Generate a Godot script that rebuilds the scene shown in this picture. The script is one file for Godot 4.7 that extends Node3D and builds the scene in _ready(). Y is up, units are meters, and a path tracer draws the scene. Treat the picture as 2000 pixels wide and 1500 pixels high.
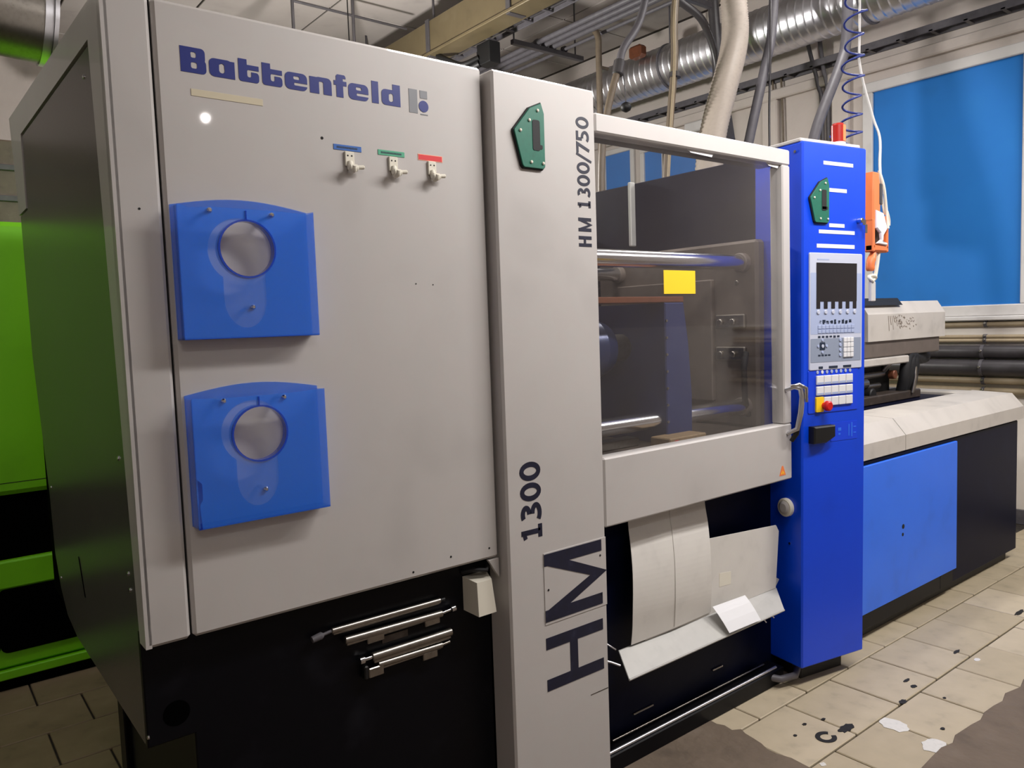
extends Node3D
# An injection moulding machine in a workshop. x runs along the machine, y is up, z comes out of its front; metres.

const TURN := -0.1798   # the control pillar is swivelled about the vertical and stands a touch out of plumb
var PT := Transform3D(Basis.from_euler(Vector3(0, TURN, -0.011)), Vector3(2.652, 0, 0.06))

# ---------------------------------------------------------------- mesh building
class MB:
	var v := PackedVector3Array()
	var n := PackedVector3Array()
	var xf := Transform3D.IDENTITY
	func tri(a: Vector3, b: Vector3, c: Vector3) -> void:
		var k := (b - a).cross(c - a)
		if k.length_squared() < 1e-18: return
		k = k.normalized()
		tri_n(a, b, c, k, k, k)
	func tri_n(a: Vector3, b: Vector3, c: Vector3, na: Vector3, nb: Vector3, nc: Vector3) -> void:
		v.append(xf * a); v.append(xf * c); v.append(xf * b)
		n.append((xf.basis * na).normalized()); n.append((xf.basis * nc).normalized()); n.append((xf.basis * nb).normalized())
	func quad(a: Vector3, b: Vector3, c: Vector3, d: Vector3) -> void:
		tri(a, b, c); tri(a, c, d)
	func face(p: Array, away: Vector3) -> void:      # a convex face whose outside points away from a point
		var k: Vector3 = (p[1] - p[0]).cross(p[2] - p[0])
		var q := p.duplicate()
		if k.dot(p[0] - away) < 0.0: q.reverse()
		for i in range(1, q.size() - 1): tri(q[0], q[i], q[i + 1])
	func box(lo: Vector3, hi: Vector3, ch := 0.0) -> MB:
		var c := (lo + hi) / 2.0
		var h := (hi - lo) / 2.0
		ch = min(ch, h.x * 0.49, h.y * 0.49, h.z * 0.49)
		var corner := func(s: Vector3, axis: int) -> Vector3:
			var p := h - Vector3(ch, ch, ch)
			p[axis] = h[axis]
			return c + p * s
		for ax in 3:
			var b := (ax + 1) % 3
			var d := (ax + 2) % 3
			for s in [-1.0, 1.0]:
				var p := []
				for q in [[-1.0, -1.0], [1.0, -1.0], [1.0, 1.0], [-1.0, 1.0]]:
					var sg := Vector3.ONE
					sg[ax] = s; sg[b] = q[0]; sg[d] = q[1]
					p.append(corner.call(sg, ax))
				face(p, c)
		if ch > 0.0:
			for ax in 3:
				var b := (ax + 1) % 3
				var d := (ax + 2) % 3
				for s in [-1.0, 1.0]:
					for t in [-1.0, 1.0]:
						var s0 := Vector3.ONE
						s0[ax] = -1.0; s0[b] = s; s0[d] = t
						var s1 := s0
						s1[ax] = 1.0
						face([corner.call(s0, b), corner.call(s1, b), corner.call(s1, d), corner.call(s0, d)], c)
			for x in [-1.0, 1.0]:
				for y in [-1.0, 1.0]:
					for z in [-1.0, 1.0]:
						var s := Vector3(x, y, z)
						face([corner.call(s, 0), corner.call(s, 1), corner.call(s, 2)], c)
		return self
	func prism(poly: PackedVector2Array, z0: float, z1: float, ch := 0.0, open_x := INF) -> MB:   # outline in local xy, extruded along local z, front edge (z1) chamfered
		var p := poly.duplicate()
		if Geometry2D.is_polygon_clockwise(p): p.reverse()
		var m := p.size()
		var q := p
		if ch > 0.0:
			q = PackedVector2Array()
			for i in m:
				var a := (p[i] - p[(i + m - 1) % m]).normalized()
				var b := (p[(i + 1) % m] - p[i]).normalized()
				var na := Vector2(-a.y, a.x)
				var nb := Vector2(-b.y, b.x)
				q.append(p[i] + (na + nb) / max(0.3, 1.0 + na.dot(nb)) * ch)
		var t := Geometry2D.triangulate_polygon(p)
		for i in range(0, t.size(), 3):
			var f := [p[t[i]], p[t[i + 1]], p[t[i + 2]]]
			var g := [q[t[i]], q[t[i + 1]], q[t[i + 2]]]
			if (f[1] - f[0]).cross(f[2] - f[0]) < 0.0:
				f.reverse(); g.reverse()
			tri(Vector3(g[0].x, g[0].y, z1), Vector3(g[1].x, g[1].y, z1), Vector3(g[2].x, g[2].y, z1))
			tri(Vector3(f[0].x, f[0].y, z0), Vector3(f[2].x, f[2].y, z0), Vector3(f[1].x, f[1].y, z0))
		for i in m:
			var j := (i + 1) % m
			if absf(p[i].x - open_x) < 1e-4 and absf(p[j].x - open_x) < 1e-4: continue       # where two halves meet
			quad(Vector3(p[i].x, p[i].y, z0), Vector3(p[j].x, p[j].y, z0), Vector3(p[j].x, p[j].y, z1 - ch), Vector3(p[i].x, p[i].y, z1 - ch))
			if ch > 0.0:
				quad(Vector3(p[i].x, p[i].y, z1 - ch), Vector3(p[j].x, p[j].y, z1 - ch), Vector3(q[j].x, q[j].y, z1), Vector3(q[i].x, q[i].y, z1))
		return self
	func tube(pts: Array, r, seg := 12, capped := true) -> MB:    # r: a number or one radius per point
		var m := pts.size()
		var side := Vector3.ZERO
		var rings := []
		var outs := []
		for i in m:
			var d: Vector3 = (pts[min(i + 1, m - 1)] - pts[max(i - 1, 0)]).normalized()
			if i == 0:
				side = d.cross(Vector3.UP if abs(d.y) < 0.9 else Vector3.RIGHT).normalized()
			else:
				side = (side - d * side.dot(d)).normalized()
			var up := d.cross(side)
			var ring := []
			var out := []
			var rad: float = r[i] if r is Array else r
			var slope := 0.0
			if r is Array:
				var i0: int = max(i - 1, 0)
				var i1: int = min(i + 1, m - 1)
				slope = clampf((r[i0] - r[i1]) / max(1e-5, pts[i0].distance_to(pts[i1])), -3.0, 3.0)
			for k in seg + 1:
				var a := TAU * k / seg
				var o := side * cos(a) + up * sin(a)
				ring.append(pts[i] + o * rad); out.append((o + d * slope).normalized())
			rings.append(ring); outs.append(out)
		for i in m - 1:
			for k in seg:
				tri_n(rings[i][k], rings[i][k + 1], rings[i + 1][k + 1], outs[i][k], outs[i][k + 1], outs[i + 1][k + 1])
				tri_n(rings[i][k], rings[i + 1][k + 1], rings[i + 1][k], outs[i][k], outs[i + 1][k + 1], outs[i + 1][k])
		if capped:
			for k in seg:
				tri(pts[0], rings[0][k + 1], rings[0][k])
				tri(pts[m - 1], rings[m - 1][k], rings[m - 1][k + 1])
		return self
	func cyl(a: Vector3, b: Vector3, r: float, seg := 16, ch := 0.0) -> MB:
		var d := (b - a).normalized()
		if ch <= 0.0: return hard_tube([a, b], [r, r], seg)
		return hard_tube([a, a + d * ch, b - d * ch, b], [r - ch, r, r, r - ch], seg)
	func hard_tube(pts: Array, rs: Array, seg := 16, capped := true) -> MB:       # a turned shape with a crisp edge at each point
		for i in pts.size() - 1:
			if rs[i] == rs[i + 1] or pts[i].distance_to(pts[i + 1]) > 1e-5:
				var d: Vector3 = (pts[pts.size() - 1] - pts[0]).normalized()
				var side := d.cross(Vector3.UP if abs(d.y) < 0.9 else Vector3.RIGHT).normalized()
				var up := d.cross(side)
				var slope: float = (rs[i] - rs[i + 1]) / max(1e-6, pts[i].distance_to(pts[i + 1]))
				for k in seg:
					var o0 := side * cos(TAU * k / seg) + up * sin(TAU * k / seg)
					var o1 := side * cos(TAU * (k + 1) / seg) + up * sin(TAU * (k + 1) / seg)
					var n0 := (o0 + d * slope).normalized()
					var n1 := (o1 + d * slope).normalized()
					tri_n(pts[i] + o0 * rs[i], pts[i] + o1 * rs[i], pts[i + 1] + o1 * rs[i + 1], n0, n1, n1)
					tri_n(pts[i] + o0 * rs[i], pts[i + 1] + o1 * rs[i + 1], pts[i + 1] + o0 * rs[i + 1], n0, n1, n0)
				if capped and i == 0:
					for k in seg:
						tri(pts[0], pts[0] + (side * cos(TAU * (k + 1) / seg) + up * sin(TAU * (k + 1) / seg)) * rs[0], pts[0] + (side * cos(TAU * k / seg) + up * sin(TAU * k / seg)) * rs[0])
				if capped and i == pts.size() - 2:
					var e: Vector3 = pts[i + 1]
					for k in seg:
						tri(e, e + (side * cos(TAU * k / seg) + up * sin(TAU * k / seg)) * rs[i + 1], e + (side * cos(TAU * (k + 1) / seg) + up * sin(TAU * (k + 1) / seg)) * rs[i + 1])
		return self
	func ring(c: Vector3, axis: Vector3, r_out: float, r_in: float, depth: float, seg := 32) -> MB:   # a flat ring, front at c + axis * depth
		var side := axis.cross(Vector3.UP if abs(axis.y) < 0.9 else Vector3.RIGHT).normalized()
		var up := axis.cross(side)
		for k in seg:
			var o0 := side * cos(TAU * k / seg) + up * sin(TAU * k / seg)
			var o1 := side * cos(TAU * (k + 1) / seg) + up * sin(TAU * (k + 1) / seg)
			var f := axis * depth
			quad(c + f + o0 * r_in, c + f + o0 * r_out, c + f + o1 * r_out, c + f + o1 * r_in)
			quad(c + o0 * r_out, c + o1 * r_out, c + f + o1 * r_out, c + f + o0 * r_out)
			quad(c + o1 * r_in, c + o0 * r_in, c + f + o0 * r_in, c + f + o1 * r_in)
		return self
	func stroke(pts: Array, w: float, z: float, closed := false) -> MB:    # a flat ribbon along 2-D points, of thickness z
		var m := pts.size()
		var l := []
		var r := []
		for i in m:
			var a: Vector2
			var b: Vector2
			if closed:
				a = (pts[i] - pts[(i + m - 1) % m]).normalized(); b = (pts[(i + 1) % m] - pts[i]).normalized()
			else:
				a = (pts[i] - pts[max(i - 1, 0)]).normalized() if i > 0 else (pts[1] - pts[0]).normalized()
				b = (pts[min(i + 1, m - 1)] - pts[i]).normalized() if i < m - 1 else a
			var k := Vector2(-a.y, a.x) + Vector2(-b.y, b.x)
			k = k / max(0.35, 1.0 + a.dot(b)) * w / 2.0
			l.append(pts[i] + k); r.append(pts[i] - k)
		for i in (m if closed else m - 1):
			var j := (i + 1) % m
			var p := [l[i], r[i], r[j], l[j]]
			var q := []
			for e in p: q.append(Vector3(e.x, e.y, z))
			quad(q[0], q[1], q[2], q[3])
			for s in 4:
				if s == 0 and (closed or i > 0): continue
				if s == 2 and (closed or i < m - 2): continue
				var e: Vector2 = p[s]
				var g: Vector2 = p[(s + 1) % 4]
				quad(Vector3(e.x, e.y, 0), Vector3(g.x, g.y, 0), Vector3(g.x, g.y, z), Vector3(e.x, e.y, z))
		return self
	func mesh() -> ArrayMesh:
		var a := []
		a.resize(Mesh.ARRAY_MAX)
		a[Mesh.ARRAY_VERTEX] = v
		a[Mesh.ARRAY_NORMAL] = n
		var m := ArrayMesh.new()
		m.add_surface_from_arrays(Mesh.PRIMITIVE_TRIANGLES, a)
		return m

# ---------------------------------------------------------------- objects
var used := {}
func numbered(called: String) -> String:
	if not used.has(called):
		used[called] = 0
		return called
	used[called] += 1
	return "%s_%03d" % [called, used[called]]
func tag(o: Node3D, label: String, category: String, group := "") -> Node3D:
	o.set_meta("label", label); o.set_meta("category", category)
	if group: o.set_meta("group", group)
	return o
func thing(called: String, label: String, category: String, at := Vector3.ZERO, group := "", turn := 0.0) -> Node3D:
	var o := Node3D.new()
	o.name = numbered(called)
	add_child(o, true)
	o.position = at; o.rotation.y = turn
	tag(o, label, category, group)
	return o
func raw(called: String, m: Mesh, mt: Material, parent: Node, at := Vector3.ZERO) -> MeshInstance3D:
	var o := MeshInstance3D.new()
	o.name = called
	o.mesh = m
	o.material_override = mt
	parent.add_child(o, true)
	o.position = at
	o.cast_shadow = GeometryInstance3D.SHADOW_CASTING_SETTING_ON
	return o
func part(called: String, b: MB, mt: Material, parent: Node3D, label := "") -> MeshInstance3D:   # vertices in world metres, or local ones under a turned thing
	var off := Vector3.ZERO
	if parent != self and parent.get_parent() == self and not parent is MeshInstance3D and absf(parent.rotation.y) < 1e-6: off = -parent.position
	var o := raw(called, b.mesh(), mt, parent, off)
	if label: o.set_meta("label", label)
	return o
func single(called: String, b: MB, mt: Material, label: String, category: String, group := "") -> MeshInstance3D:
	var o := raw(numbered(called), b.mesh(), mt, self)
	tag(o, label, category, group)
	return o
func struct(called: String, b: MB, mt: Material) -> MeshInstance3D:
	var o := raw(numbered(called), b.mesh(), mt, self)
	o.set_meta("kind", "structure")
	return o
func box(lo: Vector3, hi: Vector3, ch := 0.0) -> MB:
	return MB.new().box(lo, hi, ch)
func V(x: float, y: float, z: float) -> Vector3:
	return Vector3(x, y, z)

# ---------------------------------------------------------------- materials
var mt := {}
func noise_tex(colors: Array, freq: float, seed_: int, octaves := 4, size := 512) -> NoiseTexture2D:
	var f := FastNoiseLite.new()
	f.seed = seed_; f.frequency = freq; f.fractal_octaves = octaves
	f.noise_type = FastNoiseLite.TYPE_SIMPLEX_SMOOTH
	var t := NoiseTexture2D.new()
	t.width = size; t.height = size; t.seamless = true; t.noise = f
	var g := Gradient.new()
	var offs := PackedFloat32Array()
	var cols := PackedColorArray()
	for i in colors.size():
		offs.append(float(i) / (colors.size() - 1)); cols.append(colors[i])
	g.offsets = offs; g.colors = cols
	t.color_ramp = g
	return t
func bump_tex(freq: float, seed_: int, strength: float, octaves := 4) -> NoiseTexture2D:
	var f := FastNoiseLite.new()
	f.seed = seed_; f.frequency = freq; f.fractal_octaves = octaves
	var t := NoiseTexture2D.new()
	t.width = 512; t.height = 512; t.seamless = true; t.noise = f
	t.as_normal_map = true; t.bump_strength = strength
	return t
func plain(c: Color, rough: float, metal := 0.0) -> StandardMaterial3D:
	var m := StandardMaterial3D.new()
	m.albedo_color = c; m.roughness = rough; m.metallic = metal
	return m
func worn(c: Color, spread: float, rough: float, freq: float, scale: float, seed_: int, metal := 0.0, bump := 0.0) -> StandardMaterial3D:
	var m := plain(Color.WHITE, rough, metal)
	m.albedo_texture = noise_tex([c.darkened(spread), c.darkened(spread * 0.2), c, c.lightened(spread * 0.35)], freq, seed_)
	m.uv1_triplanar = true; m.uv1_world_triplanar = true
	m.uv1_scale = Vector3.ONE * scale
	if bump > 0.0:
		m.normal_enabled = true
		m.normal_texture = bump_tex(freq * 3.0, seed_ + 9, bump)
		m.normal_scale = 0.5
	return m
func materials() -> void:
	mt.paint = worn(Color(0.755, 0.737, 0.725), 0.05, 0.5, 0.006, 0.6, 3)
	mt.paint.clearcoat_enabled = true
	mt.paint.clearcoat = 0.3
	mt.paint.clearcoat_roughness = 0.035
	mt.paint_hood = worn(Color(0.78, 0.755, 0.72), 0.10, 0.45, 0.010, 0.9, 5)
	mt.seam = plain(Color(0.03, 0.03, 0.035), 0.8)
	mt.side = worn(Color(0.37, 0.355, 0.345), 0.05, 0.27, 0.008, 0.7, 7)
	mt.navy = worn(Color(0.03, 0.05, 0.145), 0.10, 0.42, 0.010, 0.8, 11)
	mt.base = worn(Color(0.022, 0.025, 0.050), 0.15, 0.40, 0.010, 0.8, 13)
	mt.base.metallic_specular = 0.3
	mt.navy.metallic_specular = 0.22
	mt.slab = worn(Color(0.12, 0.17, 0.36), 0.12, 0.45, 0.010, 0.8, 12)
	mt.ram = plain(Color(0.13, 0.18, 0.34), 0.28, 0.3)
	mt.bar = plain(Color(0.90, 0.90, 0.91), 0.21, 1.0)
	mt.black = plain(Color(0.035, 0.035, 0.04), 0.55)
	mt.void = plain(Color(0.008, 0.008, 0.009), 0.9)
	mt.void.metallic_specular = 0.1
	mt.blue = worn(Color(0.0, 0.27, 0.87), 0.04, 0.38, 0.008, 0.7, 17)
	mt.blue_keys = plain(Color(0.05, 0.26, 0.88), 0.42)
	mt.light_blue = worn(Color(0.19, 0.46, 0.97), 0.06, 0.45, 0.008, 0.7, 19)
	mt.logo = plain(Color(0.03, 0.12, 0.47), 0.42)
	mt.ink = worn(Color(0.085, 0.095, 0.19), 0.20, 0.5, 0.02, 2.0, 21)
	mt.grey_mark = plain(Color(0.48, 0.49, 0.51), 0.5)
	mt.tape = plain(Color(0.82, 0.78, 0.68), 0.7)
	mt.white = plain(Color(0.90, 0.90, 0.91), 0.5)
	mt.cream = plain(Color(0.88, 0.86, 0.80), 0.5)
	mt.tag_blue = plain(Color(0.18, 0.40, 0.72), 0.5)
	mt.tag_green = plain(Color(0.30, 0.66, 0.52), 0.5)
	mt.tag_red = plain(Color(0.86, 0.18, 0.20), 0.5)
	mt.tag_edge = plain(Color(0.94, 0.66, 0.56), 0.5)
	mt.print_dark = plain(Color(0.10, 0.16, 0.25), 0.6)
	mt.chrome = plain(Color(0.86, 0.86, 0.87), 0.16, 1.0)
	mt.steel = worn(Color(0.62, 0.60, 0.57), 0.16, 0.33, 0.03, 3.0, 23, 1.0)
	mt.zinc = worn(Color(0.88, 0.88, 0.90), 0.12, 0.36, 0.02, 1.2, 25, 1.0)
	mt.alu = worn(Color(0.72, 0.715, 0.70), 0.05, 0.55, 0.025, 1.6, 27, 0.35)
	mt.sheet = worn(Color(0.85, 0.835, 0.81), 0.05, 0.45, 0.012, 1.4, 29)
	mt.green = worn(Color(0.46, 0.79, 0.06), 0.05, 0.45, 0.01, 0.6, 31)
	mt.green_plate = worn(Color(0.11, 0.42, 0.34), 0.10, 0.42, 0.03, 3.0, 33)
	mt.rubber = plain(Color(0.07, 0.07, 0.08), 0.7)
	mt.platen = worn(Color(0.42, 0.38, 0.35), 0.14, 0.5, 0.015, 1.2, 35)
	mt.copper = worn(Color(0.46, 0.27, 0.18), 0.15, 0.45, 0.02, 2.0, 37, 0.3)
	mt.wood = worn(Color(0.55, 0.46, 0.34), 0.22, 0.75, 0.03, 3.0, 39)
	mt.bed = worn(Color(0.24, 0.20, 0.17), 0.35, 0.6, 0.02, 1.5, 41)
	mt.scuff = plain(Color(0.52, 0.47, 0.42), 0.6)
	mt.yellow = plain(Color(1.0, 0.83, 0.12), 0.55)
	mt.orange = plain(Color(0.93, 0.50, 0.27), 0.45)
	mt.red = plain(Color(0.80, 0.09, 0.10), 0.35)
	mt.bezel = plain(Color(0.77, 0.79, 0.86), 0.45)
	mt.bezel_grey = plain(Color(0.56, 0.60, 0.68), 0.5)
	mt.key_grey = plain(Color(0.66, 0.71, 0.84), 0.5)
	mt.screen = plain(Color(0.16, 0.15, 0.16), 0.22)
	mt.key_lens = plain(Color(0.72, 0.70, 0.69), 0.3)
	mt.lens_red = plain(Color(0.62, 0.13, 0.11), 0.3)
	mt.blind = worn(Color(0.06, 0.44, 0.76), 0.07, 0.7, 0.006, 0.5, 43)
	mt.frame = worn(Color(0.80, 0.79, 0.78), 0.08, 0.5, 0.012, 0.8, 45)
	mt.wall = worn(Color(0.775, 0.738, 0.71), 0.10, 0.85, 0.008, 0.4, 47, 0.0, 2.0)
	mt.pale_wall = worn(Color(0.90, 0.875, 0.84), 0.06, 0.6, 0.008, 0.6, 48)
	mt.ceiling = worn(Color(0.67, 0.64, 0.62), 0.08, 0.9, 0.010, 0.5, 49)
	mt.grout = worn(Color(0.20, 0.175, 0.15), 0.3, 0.95, 0.02, 1.0, 51)
	mt.concrete = worn(Color(0.435, 0.38, 0.325), 0.16, 0.85, 0.014, 0.7, 53, 0.0, 3.0)
	for i in 4:
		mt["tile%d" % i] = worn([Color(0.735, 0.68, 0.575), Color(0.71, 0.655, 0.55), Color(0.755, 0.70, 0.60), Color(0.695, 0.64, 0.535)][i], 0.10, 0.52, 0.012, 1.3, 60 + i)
	mt.tile_shaded = worn(Color(0.55, 0.48, 0.38), 0.16, 0.6, 0.012, 1.3, 59)  # the same tiles, darkened to stand in for the dim light at rear left
	mt.stain = worn(Color(0.10, 0.09, 0.08), 0.3, 0.7, 0.03, 3.0, 65)
	mt.spill = worn(Color(0.84, 0.83, 0.81), 0.06, 0.7, 0.03, 3.0, 66)
	mt.trunk = worn(Color(0.40, 0.355, 0.26), 0.10, 0.45, 0.010, 0.8, 67, 0.3)
	mt.pipe_grey = worn(Color(0.36, 0.35, 0.37), 0.15, 0.5, 0.02, 1.5, 69)
	mt.pipe_brown = worn(Color(0.42, 0.37, 0.31), 0.18, 0.45, 0.02, 1.5, 71)
	mt.pipe_dark = worn(Color(0.25, 0.24, 0.25), 0.15, 0.35, 0.02, 1.5, 73)
	mt.pipe_tan = worn(Color(0.62, 0.56, 0.46), 0.10, 0.4, 0.02, 1.5, 75)
	mt.hose = worn(Color(0.70, 0.655, 0.61), 0.10, 0.42, 0.03, 2.0, 77)
	mt.cable_blue = plain(Color(0.14, 0.20, 0.50), 0.4)
	mt.lamp_body = plain(Color(0.85, 0.85, 0.84), 0.5)
	mt.tube = plain(Color(1, 1, 1), 0.4)
	mt.tube.emission_enabled = true
	mt.tube.emission = Color(1.0, 0.95, 0.88)
	mt.tube.emission_energy_multiplier = 2.0
	mt.pane = plain(Color(0.40, 0.38, 0.38), 0.03)
	mt.pane.transparency = BaseMaterial3D.TRANSPARENCY_ALPHA
	mt.pane.albedo_color.a = 0.07
	mt.tray = plain(Color(0.18, 0.52, 1.0, 0.37), 0.12)
	mt.tray.transparency = BaseMaterial3D.TRANSPARENCY_ALPHA
	mt.tray_edge = plain(Color(0.09, 0.27, 0.76, 0.70), 0.12)
	mt.tray_edge.transparency = BaseMaterial3D.TRANSPARENCY_ALPHA

# ---------------------------------------------------------------- lettering
func rr(x0: float, y0: float, x1: float, y1: float, r: float) -> PackedVector2Array:
	var p := PackedVector2Array()
	if r <= 0.0: return PackedVector2Array([Vector2(x0, y0), Vector2(x1, y0), Vector2(x1, y1), Vector2(x0, y1)])
	for c in [[x1 - r, y0 + r, -PI / 2], [x1 - r, y1 - r, 0.0], [x0 + r, y1 - r, PI / 2], [x0 + r, y0 + r, PI]]:
		for k in 5: p.append(Vector2(c[0], c[1]) + Vector2.from_angle(c[2] + PI / 2 * k / 4.0) * r)
	return p
func glyph(b: MB, adds: Array, subs: Array, cut: float, sx: float, sy: float, depth: float) -> void:   # a heavy letter: outlines less counters, in letter units scaled by sx, sy
	var sc := func(p: PackedVector2Array) -> PackedVector2Array:
		var q := PackedVector2Array()
		for e in p: q.append(Vector2(e.x * sx, e.y * sy))
		return q
	for half in [rr(-9, -9, cut, 9, 0), rr(cut, -9, 9, 9, 0)]:
		var pieces: Array = []
		for a in adds:
			for q in Geometry2D.intersect_polygons(sc.call(a), sc.call(half)):
				var merged: PackedVector2Array = q
				var rest := []
				for p in pieces:
					var u := Geometry2D.merge_polygons(merged, p)
					if u.size() == 1: merged = u[0]
					else: rest.append(p)
				rest.append(merged)
				pieces = rest
		for s in subs:
			var next := []
			for p in pieces: next.append_array(Geometry2D.clip_polygons(p, sc.call(s)))
			pieces = next
		for p in pieces:
			if p.size() >= 3 and not Geometry2D.is_polygon_clockwise(p): b.prism(p, 0.0, depth)
func letter(ch: String, b: MB, w: float, h: float, d: float) -> void:
	match ch:
		"B": glyph(b, [rr(0, 0, 0.5, 1, 0), rr(0.2, 0.42, 0.97, 1, 0.16), rr(0.2, 0, 1, 0.56, 0.16)], [rr(0.40, 0.60, 0.62, 0.82, 0.07), rr(0.40, 0.18, 0.64, 0.42, 0.07)], 0.51, w, h, d)
		"a": glyph(b, [rr(0, 0, 0.92, 0.73, 0.2), rr(0.55, 0, 1, 0.70, 0)], [rr(0.38, 0.17, 0.60, 0.56, 0.1)], 0.49, w, h, d)
		"t": glyph(b, [rr(0, 0.25, 0.42, 0.92, 0), rr(0.2, 0.5, 1, 0.70, 0), rr(0, 0, 1, 0.42, 0.14), rr(0, 0.14, 0.5, 0.6, 0)], [rr(0.42, 0.20, 0.62, 0.5, 0.08)], 0.52, w, h, d)
		"e": glyph(b, [rr(0, 0, 1, 0.73, 0.22)], [rr(0.38, 0.44, 0.66, 0.58, 0.06), rr(0.40, 0.19, 1.2, 0.31, 0.05)], 0.53, w, h, d)
		"n": glyph(b, [rr(0, 0, 0.42, 0.71, 0), rr(0.2, 0.2, 1, 0.73, 0.2), rr(0.6, 0, 1, 0.5, 0)], [rr(0.42, -0.1, 0.62, 0.54, 0.06)], 0.52, w, h, d)
		"f": glyph(b, [rr(0.18, 0, 0.72, 0.92, 0.0), rr(0.18, 0.6, 0.95, 1.0, 0.14), rr(0, 0.52, 1, 0.72, 0)], [rr(0.72, 0.72, 1.2, 0.84, 0)], 0.95, w, h, d)
		"l": glyph(b, [rr(0, 0, 1, 1, 0)], [], 0.5, w, h, d)
		"d": glyph(b, [rr(0, 0, 0.9, 0.73, 0.2), rr(0.6, 0, 1, 1, 0)], [rr(0.38, 0.17, 0.62, 0.56, 0.1)], 0.5, w, h, d)
func arc(cx: float, cy: float, rx: float, ry: float, a0: float, a1: float, steps := 14) -> Array:
	var p := []
	for k in steps + 1:
		var a := deg_to_rad(lerp(a0, a1, float(k) / steps))
		p.append(Vector2(cx + rx * cos(a), cy + ry * sin(a)))
	return p
func fitted(pts: Array, w: float, h: float) -> Array:
	var q := []
	for p in pts: q.append(Vector2(p.x * w, p.y * h))
	return q
func figure(ch: String, b: MB, w: float, h: float, t: float, d: float) -> void:    # an upright figure w wide and h high drawn with a stroke t thick
	var x := t / 2.0 / w
	var y := t / 2.0 / h
	match ch:
		"0": b.stroke(fitted(arc(0.5, 0.5, 0.5 - x, 0.5 - y, 0, 345, 23), w, h), t, d, true)
		"1":
			b.stroke([Vector2(0.52 * w, t * 0.5), Vector2(0.52 * w, h)], t, d)
			b.stroke([Vector2(0.08 * w, t * 0.5), Vector2(0.96 * w, t * 0.5)], t, d)
			b.stroke([Vector2(0.10 * w, h * 0.80), Vector2(0.45 * w, h * 0.86)], t * 0.9, d)
		"3":
			b.stroke(fitted(arc(0.42, 0.75, 0.48 - x, 0.25 - y, 130, -90), w, h), t, d)
			b.stroke(fitted(arc(0.42, 0.27, 0.56 - x, 0.27 - y, 90, -140), w, h), t, d)
		"5":
			b.stroke([Vector2(0.9 * w, h - t / 2), Vector2(0.2 * w, h - t / 2), Vector2(0.2 * w, h * 0.56)], t, d)
			b.stroke(fitted(arc(0.40, 0.31, 0.58 - x, 0.31 - y, 105, -140), w, h), t, d)
		"7": b.stroke([Vector2(0.02 * w, h - t / 2), Vector2(0.92 * w, h - t / 2), Vector2(0.30 * w, 0)], t, d)
		"/": b.stroke([Vector2(0.02 * w, -0.14 * h), Vector2(0.98 * w, h * 1.02)], t * 0.8, d)
		"H":
			b.stroke([Vector2(t / 2, 0), Vector2(t / 2, h)], t, d)
			b.stroke([Vector2(w - t / 2, 0), Vector2(w - t / 2, h)], t, d)
			b.stroke([Vector2(t * 0.9, h * 0.53), Vector2(w - t * 0.9, h * 0.53)], t * 0.9, d * 0.96)
		"M":
			b.stroke([Vector2(t / 2, 0), Vector2(t / 2, h)], t, d)
			b.stroke([Vector2(w - t / 2, 0), Vector2(w - t / 2, h)], t, d)
			b.stroke([Vector2(t * 0.42, h - t * 0.15), Vector2(w * 0.5, h * 0.06), Vector2(w - t * 0.42, h - t * 0.15)], t * 0.95, d * 0.96)

# ---------------------------------------------------------------- the place
func _ready() -> void:
	var cam := Camera3D.new()
	cam.name = "camera"
	cam.position = V(0, 1.4465, 1.68)
	cam.rotation_order = EULER_ORDER_YXZ
	cam.rotation_degrees = V(-4.3905, -38.2341, -2.0051)
	cam.fov = 52.47
	cam.near = 0.02
	add_child(cam)
	cam.current = true
	var env := Environment.new()
	env.background_mode = Environment.BG_COLOR
	env.background_color = Color(0, 0, 0)
	env.ambient_light_source = Environment.AMBIENT_SOURCE_DISABLED
	env.tonemap_mode = Environment.TONE_MAPPER_LINEAR
	env.tonemap_exposure = 1.0
	env.sdfgi_enabled = true
	env.ssao_enabled = true
	env.ssil_enabled = true
	var we := WorldEnvironment.new()
	we.name = "world_environment"
	we.environment = env
	add_child(we)
	materials()
	lamps()
	room()
	housing()
	gate()
	machine_frame()
	inside()
	pillar()
	injection_side()
	green_machine()
	on_the_housing()
	under_the_gate()
	overhead()
	far_wall_pipes()

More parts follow.
